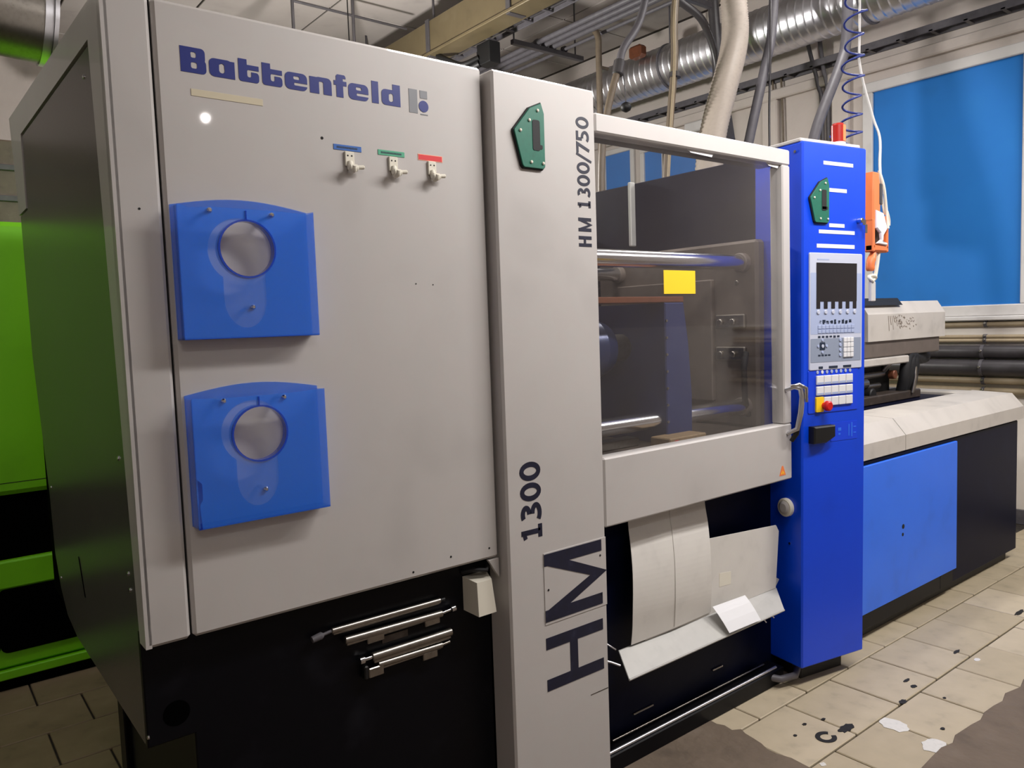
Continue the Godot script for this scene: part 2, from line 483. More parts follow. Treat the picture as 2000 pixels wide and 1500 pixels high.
const E := [4.5, 2.6, 7.0, 2.4, 0.8, 0.3, 2.3, 0.2, 0.2, 0.2, 2.2, 0.2, 3.1, 1.8]      # downward and upward energy of each fitting
const BULB := 0.18
const BACK_FILL := 4.9
func lamp(at: Vector3, length: float, down: float, upward: float, tilt: float, label: String) -> void:      # tilt: degrees that the reflector is turned towards the machine
	var o := thing("ceiling_light", label, "light", at, "fluorescent ceiling lights")
	var b := Basis(Vector3.RIGHT, deg_to_rad(tilt))
	var hs := MB.new()
	hs.xf = Transform3D(b, at)
	part("lamp_housing", hs.box(V(-length / 2, 0.02, -0.09), V(length / 2, 0.09, 0.09), 0.012), mt.lamp_body, o)
	for s in [-1, 1]:
		var e := V(length / 2 - 0.03, 0, 0)
		var off := b * V(0, 0, 0.045 * s)
		part("lamp_tube", MB.new().cyl(at + off - e, at + off + e, 0.013, 10), mt.tube, o)
		part("hanger", MB.new().cyl(at + e * (0.7 * s) + b * V(0, 0.085, 0), V(at.x, 4.08, at.z) + e * (0.7 * s), 0.006, 6), mt.pipe_grey, o)
	var l := AreaLight3D.new()
	l.name = "lamp_glow"
	l.area_size = Vector2(length, 0.16)
	l.light_energy = down
	l.light_color = Color(1.0, 0.985, 0.975)
	l.area_range = 30.0
	l.shadow_enabled = true
	l.transform = Transform3D(b * Basis(Vector3.RIGHT, -PI / 2), b * V(0, -0.02, 0))
	o.add_child(l)
	var up: AreaLight3D = l.duplicate()           # added upward light to brighten the ceiling
	up.name = "lamp_uplight"
	up.light_energy = upward
	up.transform = Transform3D(Basis(Vector3.RIGHT, PI / 2), V(0, 0.14, 0))
	o.add_child(up)
func lamps() -> void:
	lamp(V(2.3, 2.95, 1.15), 1.4, E[0], E[1], 50.0, "fluorescent ceiling light above the aisle beside the sliding gate")
	lamp(V(4.6, 3.3, 1.6), 1.4, E[2], E[3], 20.0, "added unseen fluorescent fitting above the aisle at the far wall end")  # added to brighten the far wall and the right floor
	lamp(V(-0.6, 3.3, -1.0), 1.4, E[4], E[5], 0.0, "added unseen fluorescent fitting left of the clamp housing, before the green machine")  # added to light the front of the green machine
	lamp(V(4.7, 3.95, -0.75), 1.0, E[6], E[7], 0.0, "added unseen fluorescent fitting straight above the injection end of the machine")  # added to light the right wall and the pipes overhead
	lamp(V(2.2, 3.45, -5.4), 1.4, E[8], E[9], 0.0, "added unseen fluorescent fitting near the back wall, hidden behind the clamp housing")  # added out of view for the rear walls and ceiling
	lamp(V(2.25, 3.45, -0.55), 1.0, E[10], E[11], 0.0, "added unseen fluorescent fitting straight above the gate window")  # added to lift the interior behind the gate window
	lamp(V(-0.4, 3.6, 4.0), 1.4, E[12], E[13], 0.0, "added unseen fluorescent fitting at the front wall behind the viewer")  # added as broad fill from the front
	bulb(V(1.62, 2.79, 3.36), 0.024, BULB, "bare bulb hanging from the ceiling over the aisle")
	bulb(V(2.5, 2.70, -3.1), 0.09, BACK_FILL, "added unseen globe lamp hanging low behind the clamp housing")  # added out of sight to light the far wall, ceiling and pipes
func bulb(at: Vector3, r: float, energy: float, label: String) -> void:
	var o := thing("hanging_bulb", label, "light", at, "bulbs on cords")
	part("bulb", MB.new().tube([at + V(0, -1.1 * r, 0), at + V(0, -r, 0), at + V(0, -0.5 * r, 0), at + V(0, 0.45 * r, 0), at + V(0, 1.1 * r, 0)], [0.1 * r, 0.55 * r, 0.93 * r, 0.8 * r, 0.3 * r], 14), mt.tube, o)
	part("cord", MB.new().cyl(at + V(0, 1.1 * r, 0), V(at.x, 4.09, at.z), 0.004, 6), mt.black, o)
	var l := OmniLight3D.new()
	l.name = "bulb_glow"
	l.light_energy = energy
	l.light_color = Color(1.0, 0.98, 0.965)
	l.light_size = r
	l.omni_range = 30.0
	l.omni_attenuation = 2.0
	l.shadow_enabled = true
	o.add_child(l)

# ---------------------------------------------------------------- room
func room() -> void:
	var x0 := -3.2
	var x1 := 5.79
	var z0 := -6.6
	var z1 := 5.0
	var h := 4.1
	var fl := struct("floor", box(V(x0, -0.2, z0), V(x1, -0.012, z1)), mt.grout)
	# tiles in running bond, 0.308 by 0.28, as far as they are seen; the joints are open
	var shape := box(V(-0.1505, -0.012, -0.1365), V(0.1505, 0.0, 0.1365), 0.003).mesh()
	var rng := RandomNumberGenerator.new()
	rng.seed = 4
	for k in range(-10, 2):
		var zc := 0.225 + 0.28 * k
		for i in range(0, 19):
			var xc := 0.339 + 0.308 * i + (0.154 if k % 2 == 0 else 0.0)
			if xc > x1 - 0.1: continue
			if zc < -0.15 and zc > -1.2 and xc > 0.95 and xc < 4.9: continue
			if zc > -0.1 and xc < 2.0: continue
			raw("tile", shape, mt.tile_shaded if xc < 0.7 else mt["tile%d" % rng.randi_range(0, 3)], fl, V(xc, rng.randf_range(-0.0012, 0.0006), zc))
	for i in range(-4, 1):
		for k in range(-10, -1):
			raw("tile", shape, mt.tile_shaded, fl, V(0.339 - 0.308 + 0.308 * i + (0.154 if k % 2 == 0 else 0.0), rng.randf_range(-0.0012, 0.0006), 0.225 + 0.28 * k))
	# concrete laid over the broken edge of the tiling: in front of the machine and along the aisle
	var p := PackedVector2Array()
	p.append(Vector2(x0, -z1)); p.append(Vector2(x1, -z1))
	var edge := []
	var zz := 0.59
	var xx := x1
	while xx > 2.25:
		edge.append(Vector2(xx, -(zz + rng.randf_range(-0.010, 0.012))))
		xx -= rng.randf_range(0.05, 0.12)
	for e in [[2.24, 0.57], [2.215, 0.50], [2.20, 0.44], [2.19, 0.37], [2.196, 0.30], [2.182, 0.25], [2.184, 0.218], [2.20, 0.185], [2.208, 0.148], [2.215, 0.11], [2.228, 0.084], [2.20, 0.066], [2.207, 0.03], [2.195, 0.005], [2.20, -0.04]]:
		edge.append(Vector2(e[0], -e[1]))
	for e in edge: p.append(e)
	p.append(Vector2(0.5, 0.04)); p.append(Vector2(0.5, 0.3)); p.append(Vector2(x0, 0.3))
	var b := MB.new()
	b.xf = Transform3D(Basis(Vector3.RIGHT, -PI / 2), Vector3.ZERO)
	b.prism(p, -0.012, 0.003, 0.002)
	part("concrete_patch", b, mt.concrete, fl)
	# spilt white spots and dark stains
	for s in [[2.645, 0.419, 0.045, 0.05, 0, 1], [2.608, 0.573, 0.05, 0.042, 0, 2], [3.402, 0.397, 0.018, 0.012, 0, 3], [2.239, 0.385, 0.012, 0.010, 0, 4]]:
		part("white_spot", blot(s[0], s[1], s[2], s[3], int(s[5])), mt.spill, fl)
	for s in [[2.505, 0.32, 0.045, 0.018, 5], [2.83, 0.362, 0.022, 0.012, 6], [4.083, 0.321, 0.05, 0.012, 7], [2.98, 0.333, 0.016, 0.010, 8], [3.01, 0.292, 0.022, 0.007, 9], [2.33, 0.23, 0.008, 0.006, 11], [2.42, 0.21, 0.010, 0.007, 12], [2.50, 0.235, 0.012, 0.006, 13], [3.42, 0.31, 0.03, 0.008, 14], [2.97, 0.45, 0.008, 0.006, 15], [2.74, 0.54, 0.01, 0.008, 16]]:
		part("dark_stain", blot(s[0], s[1], s[2], s[3], int(s[4])), mt.stain, fl)
	var rs := MB.new()
	rs.xf = Transform3D(Basis(Vector3.RIGHT, -PI / 2), V(2.397, 0.0005, 0.305))
	rs.stroke(fitted(arc(0, 0, 1, 1, 20, 335, 20), 0.03, 0.026), 0.016, 0.0015)
	part("dark_stain", rs, mt.stain, fl)
	struct("wall_right", box(V(x1, -0.2, z0), V(x1 + 0.2, h + 0.2, z1)), mt.wall)
	struct("wall_left", box(V(x0 - 0.2, -0.2, z0), V(x0, h + 0.2, z1)), mt.wall)
	struct("wall_back", box(V(x0 - 0.2, -0.2, z0 - 0.2), V(x1 + 0.2, h + 0.2, z0)), mt.wall)
	struct("wall_front", box(V(x0 - 0.2, -0.2, z1), V(x1 + 0.2, h + 0.2, z1 + 0.2)), mt.wall)
	struct("baseboard_right", box(V(x1 - 0.015, 0, z0), V(x1, 0.10, z1), 0.003), mt.pipe_grey)
	# ceiling of large boards with dark joints
	var c := struct("ceiling", box(V(x0 - 0.2, h + 0.012, z0 - 0.2), V(x1 + 0.2, h + 0.2, z1 + 0.2)), mt.grout)
	for i in 9:
		for k in 13:
			var a := V(3.033 - 0.90 * (6 - i), h, -6.17 + 0.877 * (k - 1))
			var lo := V(max(a.x + 0.008, x0), h, max(a.z + 0.008, z0))
			var hi := V(min(a.x + 0.892, x1), h + 0.014, min(a.z + 0.869, z1))
			if hi.x - lo.x < 0.05 or hi.z - lo.z < 0.05: continue
			part("ceiling_board", box(lo, hi, 0.003), mt.ceiling, c)
	# right wall: the row of blue-blinded windows, pilasters, lintels
	var row := [[-1.24, -0.262, 1.465, 3.05], [-3.19, -2.80, 1.9, 3.0], [-3.47, -3.25, 1.9, 3.04], [-3.99, -3.65, 1.9, 3.10], [-0.09, 0.9, 1.465, 3.05]]
	for i in row.size():
		var r: Array = row[i]
		var w := MB.new()
		var f := 0.075 if i in [0, 4] else 0.05
		w.box(V(x1 - 0.035, r[2] - f, r[0] - f), V(x1, r[2], r[1] + f), 0.006)
		w.box(V(x1 - 0.035, r[3], r[0] - f), V(x1, r[3] + f, r[1] + f), 0.006)
		w.box(V(x1 - 0.034, r[2], r[0] - f), V(x1, r[3], r[0]), 0.006)
		w.box(V(x1 - 0.034, r[2], r[1]), V(x1, r[3], r[1] + f), 0.006)
		var o := struct("window_%d" % (i + 1), w, mt.frame)
		part("blind", box(V(x1 - 0.012, r[2] - 0.005, r[0] - 0.005), V(x1 - 0.002, r[3] + 0.005, r[1] + 0.005)), mt.blind, o)
		part("window_sill", box(V(x1 - 0.07, r[2] - f - 0.03, r[0] - f - 0.02), V(x1, r[2] - f, r[1] + f + 0.02), 0.006), mt.frame, o)
	struct("trim_1", box(V(x1 - 0.05, 3.19, z0), V(x1, 3.27, z1), 0.01), mt.wall)
	struct("trim_2", box(V(x1 - 0.07, 3.10, -2.95), V(x1, 3.19, -2.55), 0.01), mt.frame)
	struct("trim_3", box(V(x1 - 0.05, 0.0, -2.16), V(x1, 3.19, -2.02), 0.01), mt.wall)
	struct("trim_5", box(V(x1 - 0.012, 0.1, z0), V(x1, 1.37, z1), 0.003), mt.pale_wall)  # paler panel over the lower part of the wall
	struct("trim_4", box(V(x1 - 0.05, 0.0, -1.55), V(x1, 3.19, -1.42), 0.01), mt.wall)
func blot(x: float, z: float, rx: float, rz: float, s: int) -> MB:
	var rng := RandomNumberGenerator.new()
	rng.seed = s * 17
	var p := PackedVector2Array()
	for k in 18:
		var a := TAU * k / 18.0
		var q := rng.randf_range(0.78, 1.12)
		p.append(Vector2(rx * q * cos(a), rz * q * sin(a)))
	var b := MB.new()
	b.xf = Transform3D(Basis(Vector3.RIGHT, -PI / 2), V(x, 0.0003, z))
	return b.prism(p, -0.0005, 0.0012)

# ---------------------------------------------------------------- clamp housing
func zy(b: MB, x: float) -> MB:      # outlines given as (-z, y), extruded along -x ... the side seen from the left
	b.xf = Transform3D(Basis(V(0, 0, -1), V(0, 1, 0), V(1, 0, 0)), V(x, 0, 0))
	return b
func housing() -> void:
	var o := thing("clamp_housing", "tall beige sheet metal housing with dark side, blue lettering and a dark lower panel", "machine housing", V(0.354, 0, -0.65))
	# left side: beige border at front and top of a glossy dark panel, both outlines as (depth, height)
	var p := [Vector2(0.0, 0.812), Vector2(0.05, 0.812), Vector2(0.125, 2.054), Vector2(1.18, 2.085), Vector2(1.19, 1.86), Vector2(1.36, 1.86), Vector2(1.42, 2.185), Vector2(0.0, 2.118)]  # the beige stub at the rear paints in a reflection on the panel edge
	part("side_border", zy(MB.new(), 0.354).prism(PackedVector2Array(p), 0.0, 0.012), mt.paint, o)
	var sp := PackedVector2Array([Vector2(0.06, 0.578), Vector2(0.06, 0.812), Vector2(0.131, 2.046), Vector2(1.174, 2.077), Vector2(1.184, 1.855), Vector2(1.352, 1.855), Vector2(1.345, 1.40), Vector2(1.21, 0.96), Vector2(1.19, 0.76), Vector2(1.12, 0.66), Vector2(1.03, 0.60), Vector2(0.88, 0.575)])
	var side := part("side_panel", zy(MB.new(), 0.357).prism(sp, 0.0, 0.012), mt.side, o, "glossy dark grey side panel")
	part("slot", zy(MB.new(), 0.3555).prism(PackedVector2Array([Vector2(0.735, 0.84), Vector2(0.745, 0.845), Vector2(0.69, 0.745), Vector2(0.68, 0.745)]), 0.0, 0.004), mt.void, side)
	for s in [[0.126, 0.941], [0.118, 0.907], [0.05, 0.607], [0.2, 2.0], [1.16, 0.98], [1.10, 0.70], [0.14, 1.19]]:
		part("screw", MB.new().hard_tube([V(0.358, s[1], -s[0]), V(0.355, s[1], -s[0]), V(0.354, s[1], -s[0])], [0.005, 0.005, 0.003], 8), mt.chrome, side)
	# core behind the skins
	part("core", box(V(0.369, 0.60, -1.36), V(1.256, 2.10, -0.080)), mt.void, o)
	part("roof", MB.new().box(V(0.366, 2.098, -1.38), V(1.257, 2.114, -0.02), 0.004), mt.paint, o)
	part("corner_post", MB.new().box(V(0.354, 0.812, -0.034), V(0.4425, 2.1176, 0.0), 0.007), mt.paint, o)
	var d := part("front_panel", MB.new().box(V(0.4475, 0.812, -0.034), V(1.257, 2.1176, 0.0), 0.007), mt.paint, o)
	part("gap_strip", box(V(0.442, 0.815, -0.034), V(0.448, 2.116, -0.014)), mt.seam, o)
	for s in [[0.798, 1.884, 0.0035], [1.10, 0.845, 0.003], [0.985, 0.83, 0.003], [1.225, 0.842, 0.003], [1.03, 1.555, 0.0018], [1.08, 1.553, 0.0018], [0.40, 1.70, 0.0025]]:
		part("rivet_hole", MB.new().cyl(V(s[0], s[1], -0.004), V(s[0], s[1], 0.0006), s[2], 8), mt.seam, d)
	# lettering: one mesh per letter
	var spans := [["B", 0.497, 0.548], ["a", 0.554, 0.607], ["t", 0.615, 0.659], ["t", 0.666, 0.711], ["e", 0.717, 0.769], ["n", 0.775, 0.828], ["f", 0.834, 0.866], ["e", 0.870, 0.922], ["l", 0.931, 0.949], ["d", 0.957, 1.0085]]
	for s in spans:
		var b := MB.new()
		b.xf = Transform3D(Basis.IDENTITY, V(s[1], 1.982, 0.0))
		letter(s[0], b, s[2] - s[1], 0.051, 0.0008)
		part("letter", b, mt.logo, d, "blue letter")
	part("emblem_bar", box(V(1.033, 1.974, 0), V(1.057, 2.031, 0.0008)), mt.grey_mark, d)
	part("emblem_bar", box(V(1.065, 2.012, 0), V(1.086, 2.031, 0.0008)), mt.grey_mark, d)
	part("emblem_bar", box(V(1.065, 1.972, 0), V(1.086, 1.9745, 0.0008)), mt.grey_mark, d)
	part("emblem_dot", MB.new().cyl(V(1.0745, 1.993, 0), V(1.0745, 1.993, 0.0010), 0.0140, 28), mt.logo, d)
	# dark lower front, cut away at its left foot
	var lp := PackedVector2Array([Vector2(0.356, 0.578), Vector2(0.452, 0.578), Vector2(0.452, 0.015), Vector2(1.262, 0.015), Vector2(1.262, 0.83), Vector2(0.356, 0.83)])
	var low := part("lower_panel", MB.new().prism(lp, -0.075, -0.057, 0.003), mt.base, o, "near black lower front panel")
	part("round_hole", MB.new().cyl(V(0.417, 0.636, -0.060), V(0.417, 0.636, -0.0565), 0.028, 24), mt.void, low)
	part("blank_plate", MB.new().box(V(0.917, 0.646, -0.057), V(0.993, 0.664, -0.055), 0.0006), mt.bed, low)
	part("inner_base", box(V(0.49, 0.0, -1.0), V(1.262, 0.60, -0.08)), mt.black, o)
	part("foot", box(V(0.47, 0.0, -1.0), V(0.56, 0.58, -0.92), 0.004), mt.base, o)
	var gp := MB.new()
	gp.prism(PackedVector2Array([Vector2(1.222, 0.808), Vector2(1.258, 0.808), Vector2(1.258, 0.752)]), -0.012, -0.002, 0.001)
	part("gusset", gp, mt.paint, o)

# ---------------------------------------------------------------- sliding gate
func gate() -> void:
	var o := thing("sliding_gate", "beige sliding safety gate with dark model lettering, tinted window and a pull handle", "machine door", V(1.95, 0.03, 0.0))
	var zf := 0.035
	var col := part("tall_panel", MB.new().box(V(1.264, 0.03, -0.06), V(1.6355, 2.109, zf), 0.006), mt.paint, o)
	part("frame_top", MB.new().box(V(1.6355, 1.9925, -0.02), V(2.636, 2.049, zf), 0.005), mt.paint, o)
	part("top_flange", box(V(1.64, 1.995, -0.075), V(2.60, 2.045, -0.021), 0.003), mt.side, o)  # dark grey puts the shade of the unlit underside into the colour
	part("frame_bottom", MB.new().box(V(1.6355, 0.825, -0.02), V(2.636, 1.0366, zf), 0.005), mt.paint, o)
	part("frame_side", MB.new().box(V(2.5865, 1.0366, -0.02), V(2.636, 1.9925, zf), 0.005), mt.paint, o)
	for t in [[2.06, 2.20], [2.50, 2.584]]:
		part("torn_tape", MB.new().prism(PackedVector2Array([Vector2(t[0], 1.994), Vector2(t[0] + 0.02, 1.984), Vector2(lerp(t[0], t[1], 0.5), 1.982), Vector2(t[1] - 0.01, 1.980), Vector2(t[1], 1.994)]), 0.022, 0.0235), mt.white, o)
	var pane := part("window_pane", box(V(1.636, 1.034, 0.012), V(2.588, 1.995, 0.018)), mt.pane, o, "tinted clear window pane")
	part("yellow_sticker", MB.new().box(V(1.9405, 1.526, 0.018), V(2.0985, 1.6015, 0.0188), 0.0003), mt.yellow, pane, "blank yellow sticker")
	# narrow lettering up the panel: H M 1 3 0 0 / 7 5 0
	var k := 0.367 / 1015.0
	for s in [["H", 0, 84], ["M", 120, 108], ["1", 302, 62], ["3", 388, 78], ["0", 476, 88], ["0", 572, 92], ["/", 668, 60], ["7", 732, 78], ["5", 824, 86], ["0", 922, 92]]:
		var b := MB.new()
		b.xf = Transform3D(Basis(V(0, 1, 0), V(-1, 0, 0), V(0, 0, 1)), V(1.6085, 1.6615 + s[1] * k, zf))
		figure(s[0], b, s[2] * k, 0.0505, 0.0096 if s[0] in ["H", "M"] else 0.0086, 0.0008)
		part("letter", b, mt.ink, col)
	# 1300, larger
	k = 0.219 / 373.0
	for s in [["1", 0, 72], ["3", 86, 92], ["0", 186, 88], ["0", 283, 90]]:
		var b := MB.new()
		b.xf = Transform3D(Basis(V(0, 1, 0), V(-1, 0, 0), V(0, 0, 1)), V(1.3855, 0.8475 + s[1] * k, zf))
		figure(s[0], b, s[2] * k, 0.075, 0.0145, 0.0008)
		part("letter", b, mt.ink, col)
	# the large letters, M on a screwed plate
	var plate := part("letter_plate", MB.new().box(V(1.386, 0.592, zf), V(1.632, 0.800, zf + 0.002), 0.0008), mt.paint, col)
	for s in [[1.607, 0.748], [1.607, 0.628], [1.400, 0.692]]:
		part("screw", MB.new().cyl(V(s[0], s[1], zf + 0.002), V(s[0], s[1], zf + 0.0032), 0.0032, 8), mt.seam, plate)
	for s in [["H", 0.397, 0.156], ["M", 0.600, 0.196]]:
		var b := MB.new()
		b.xf = Transform3D(Basis(V(0, 1, 0), V(-1, 0, 0), V(0, 0, 1)), V(1.6125, s[1], zf + (0.002 if s[0] == "M" else 0.0)))
		figure(s[0], b, s[2], 0.226, 0.034, 0.0012)
		part("letter", b, mt.ink, col, "large dark letter")
	part("scratch", MB.new().box(V(1.555, 0.330, zf), V(1.628, 0.3325, zf + 0.0006)), mt.bed, col)
	# lever handle on the free edge
	var h := part("pull_handle", MB.new().tube([V(2.596, 1.165, zf), V(2.604, 1.178, zf + 0.03), V(2.622, 1.172, zf + 0.045), V(2.628, 1.14, zf + 0.048), V(2.622, 1.08, zf + 0.046), V(2.614, 1.02, zf + 0.036), V(2.606, 1.0, zf)], [0.008, 0.010, 0.011, 0.010, 0.010, 0.009, 0.008], 10), mt.zinc, o, "chrome and black pull handle")
	part("handle_cap", MB.new().tube([V(2.594, 1.180, zf + 0.022), V(2.612, 1.187, zf + 0.045), V(2.634, 1.172, zf + 0.060), V(2.638, 1.12, zf + 0.060)], [0.006, 0.008, 0.008, 0.005], 10), mt.chrome, h)
	part("handle_grip", MB.new().tube([V(2.634, 1.12, zf + 0.040), V(2.630, 1.06, zf + 0.036), V(2.620, 1.0, zf + 0.028), V(2.612, 0.972, zf + 0.012)], [0.007, 0.010, 0.010, 0.008], 10), mt.black, h)
	var w := MB.new()
	w.xf = Transform3D(Basis.IDENTITY, V(2.571, 0.862, zf))
	var warn := part("warning_sticker", w.prism(PackedVector2Array([Vector2(-0.021, -0.016), Vector2(0.021, -0.016), Vector2(0.004, 0.020), Vector2(-0.004, 0.020)]), 0, 0.0008), mt.orange, o, "small orange warning triangle")
	var w2 := MB.new()
	w2.xf = w.xf.translated(V(0, 0, 0.0008))
	w2.prism(PackedVector2Array([Vector2(-0.010, -0.010), Vector2(-0.003, -0.010), Vector2(-0.001, 0.004)]), 0, 0.0004)
	w2.prism(PackedVector2Array([Vector2(0.002, -0.010), Vector2(0.011, -0.010), Vector2(0.003, 0.002)]), 0, 0.0004)
	part("warning_mark", w2, mt.yellow, warn)

# ---------------------------------------------------------------- frame behind the gate
func machine_frame() -> void:
	var o := thing("machine_frame", "dark navy machine bed and rear guarding behind the sliding gate", "machine frame", V(2.0, 0, -0.6))
	part("recess_wall", MB.new().box(V(1.262, 0.0, -1.25), V(3.02, 0.99, -0.095), 0.004), mt.navy, o)
	var led := part("kick_ledge", MB.new().box(V(1.64, 0.0, -0.30), V(2.66, 0.062, -0.022), 0.004), mt.base, o)
	part("rail", MB.new().cyl(V(1.64, 0.066, -0.034), V(2.62, 0.066, -0.034), 0.006, 10), mt.zinc, led)  # bright round bar standing in for the highlight along the ledge
	part("rail", MB.new().cyl(V(1.75, 0.070, -0.075), V(2.60, 0.070, -0.075), 0.004, 8), mt.steel, led)
	for s in [[1.87, 0.11, 0.10], [2.30, 0.13, 0.06]]:
		part("bracket", box(V(s[0], s[1], -0.095), V(s[0] + s[2], s[1] + 0.006, -0.088), 0.002), mt.steel, o)
	part("bed_top", MB.new().box(V(1.264, 0.985, -1.22), V(2.86, 1.0, -0.05), 0.003), mt.bed, o)
	part("rear_guard", MB.new().box(V(1.262, 0.99, -1.25), V(2.90, 1.86, -1.21), 0.004), mt.navy, o)
	part("left_guard", box(V(1.262, 0.99, -1.21), V(1.29, 2.04, -0.07)), mt.navy, o)
	part("end_guard", MB.new().box(V(2.85, 0.99, -1.20), V(2.90, 2.10, -0.03), 0.004), mt.navy, o)
	for k in 7:
		part("guard_rib", MB.new().box(V(2.838, 1.10 + 0.075 * k, -0.135), V(2.851, 1.112 + 0.075 * k, -0.03), 0.003), mt.navy, o)
	part("pale_post", MB.new().box(V(2.815, 1.80, -0.945), V(2.85, 2.105, -0.925), 0.004), mt.alu, o)  # pale upright strip against the end guard
	part("label_plate", box(V(2.846, 1.53, -0.125), V(2.850, 1.66, -0.07)), mt.blue_keys, o)

func inside() -> void:
	var f := thing("fixed_platen", "brown grey steel platen at the far end inside the gate window", "platen", V(2.7, 1.0, -0.45))
	part("platen_block", MB.new().box(V(2.66, 1.0, -1.0), V(2.84, 1.745, -0.125), 0.012), mt.platen, f)
	part("step_plate", MB.new().box(V(2.64, 1.10, -0.86), V(2.665, 1.60, -0.33), 0.004), mt.platen, f)
	for y in [1.425, 1.295]:
		var pl := part("clamp_plate", MB.new().box(V(2.642, y - 0.026, -0.315), V(2.662, y + 0.030, -0.175), 0.005), mt.steel, f)
		for z in [-0.285, -0.225]:
			part("bolt", MB.new().cyl(V(2.642, y, z), V(2.628, y, z), 0.013, 8, 0.003), mt.steel, pl)
	for s in [[1.58, -0.22], [1.54, -0.36], [1.20, -0.42], [1.37, -0.42]]:
		part("bolt", MB.new().cyl(V(2.665, s[0], s[1]), V(2.655, s[0], s[1]), 0.010, 8, 0.002), mt.steel, f)
	part("hose", MB.new().tube([V(2.645, 1.30, -0.17), V(2.60, 1.24, -0.15), V(2.62, 1.12, -0.16), V(2.655, 1.05, -0.17)], 0.012, 8), mt.rubber, f)
	for s in [["upper front tie bar, polished steel with a bright streak", 1.657, -0.19], ["lower front tie bar, polished steel, passing the moving platen", 1.085, -0.19], ["upper rear tie bar deep inside the gate window", 1.657, -0.86], ["lower rear tie bar deep inside the gate window", 1.085, -0.86]]:
		var t := thing("tie_bar", s[0], "tie bar", V(2.0, s[1], s[2]), "tie bars of the clamp")
		part("bar", MB.new().cyl(V(1.291, s[1], s[2]), V(2.655, s[1], s[2]), 0.030, 28), mt.bar, t)
		part("collar", MB.new().cyl(V(2.630, s[1], s[2]), V(2.664, s[1], s[2]), 0.038, 24, 0.004), mt.platen, t)
	var m := thing("moving_platen", "navy moving platen slab behind the yellow sticker, with a copper strip on top", "platen", V(2.2, 1.0, -0.4))
	var fp := PackedVector2Array([Vector2(2.135, 1.0), Vector2(2.275, 1.0), Vector2(2.278, 1.17), Vector2(2.262, 1.36), Vector2(2.238, 1.503), Vector2(2.135, 1.503)])
	part("platen_block", MB.new().prism(fp, -0.95, -0.145, 0.004), mt.slab, m)
	part("top_strip", MB.new().box(V(1.66, 1.503, -0.24), V(2.245, 1.525, -0.150), 0.003), mt.copper, m, "copper coloured strip")
	for k in 7:
		part("edge_bolt", MB.new().cyl(V(2.140, 1.08 + 0.06 * k, -0.145), V(2.140, 1.08 + 0.06 * k, -0.141), 0.005, 6), mt.steel, m)
	var c := thing("clamp_cylinder", "dark blue clamping cylinder with a rounded end left of the moving platen", "cylinder", V(1.7, 1.3, -0.42))
	part("barrel", MB.new().hard_tube([V(1.291, 1.345, -0.36), V(1.96, 1.345, -0.36), V(2.02, 1.345, -0.36), V(2.05, 1.345, -0.36)], [0.115, 0.115, 0.095, 0.06], 36), mt.ram, c)
	part("rod", MB.new().cyl(V(2.0, 1.345, -0.36), V(2.136, 1.345, -0.36), 0.05, 24), mt.steel, c)
	var w := thing("wooden_block", "small light brown wooden block on the bed behind the window's lower edge", "block", V(2.15, 1.0, -0.1))
	part("timber", MB.new().box(V(2.06, 1.0, -0.16), V(2.26, 1.035, -0.07), 0.004), mt.wood, w)
	part("red_mark", box(V(2.085, 1.008, -0.071), V(2.105, 1.026, -0.0690)), mt.red, w)
	var l := thing("guide_rail", "dull flat guide rail along the bed left of the wooden block", "rail", V(1.7, 1.0, -0.15))
	part("rail_bar", MB.new().box(V(1.30, 1.0, -0.26), V(2.05, 1.030, -0.20), 0.004), mt.steel, l)

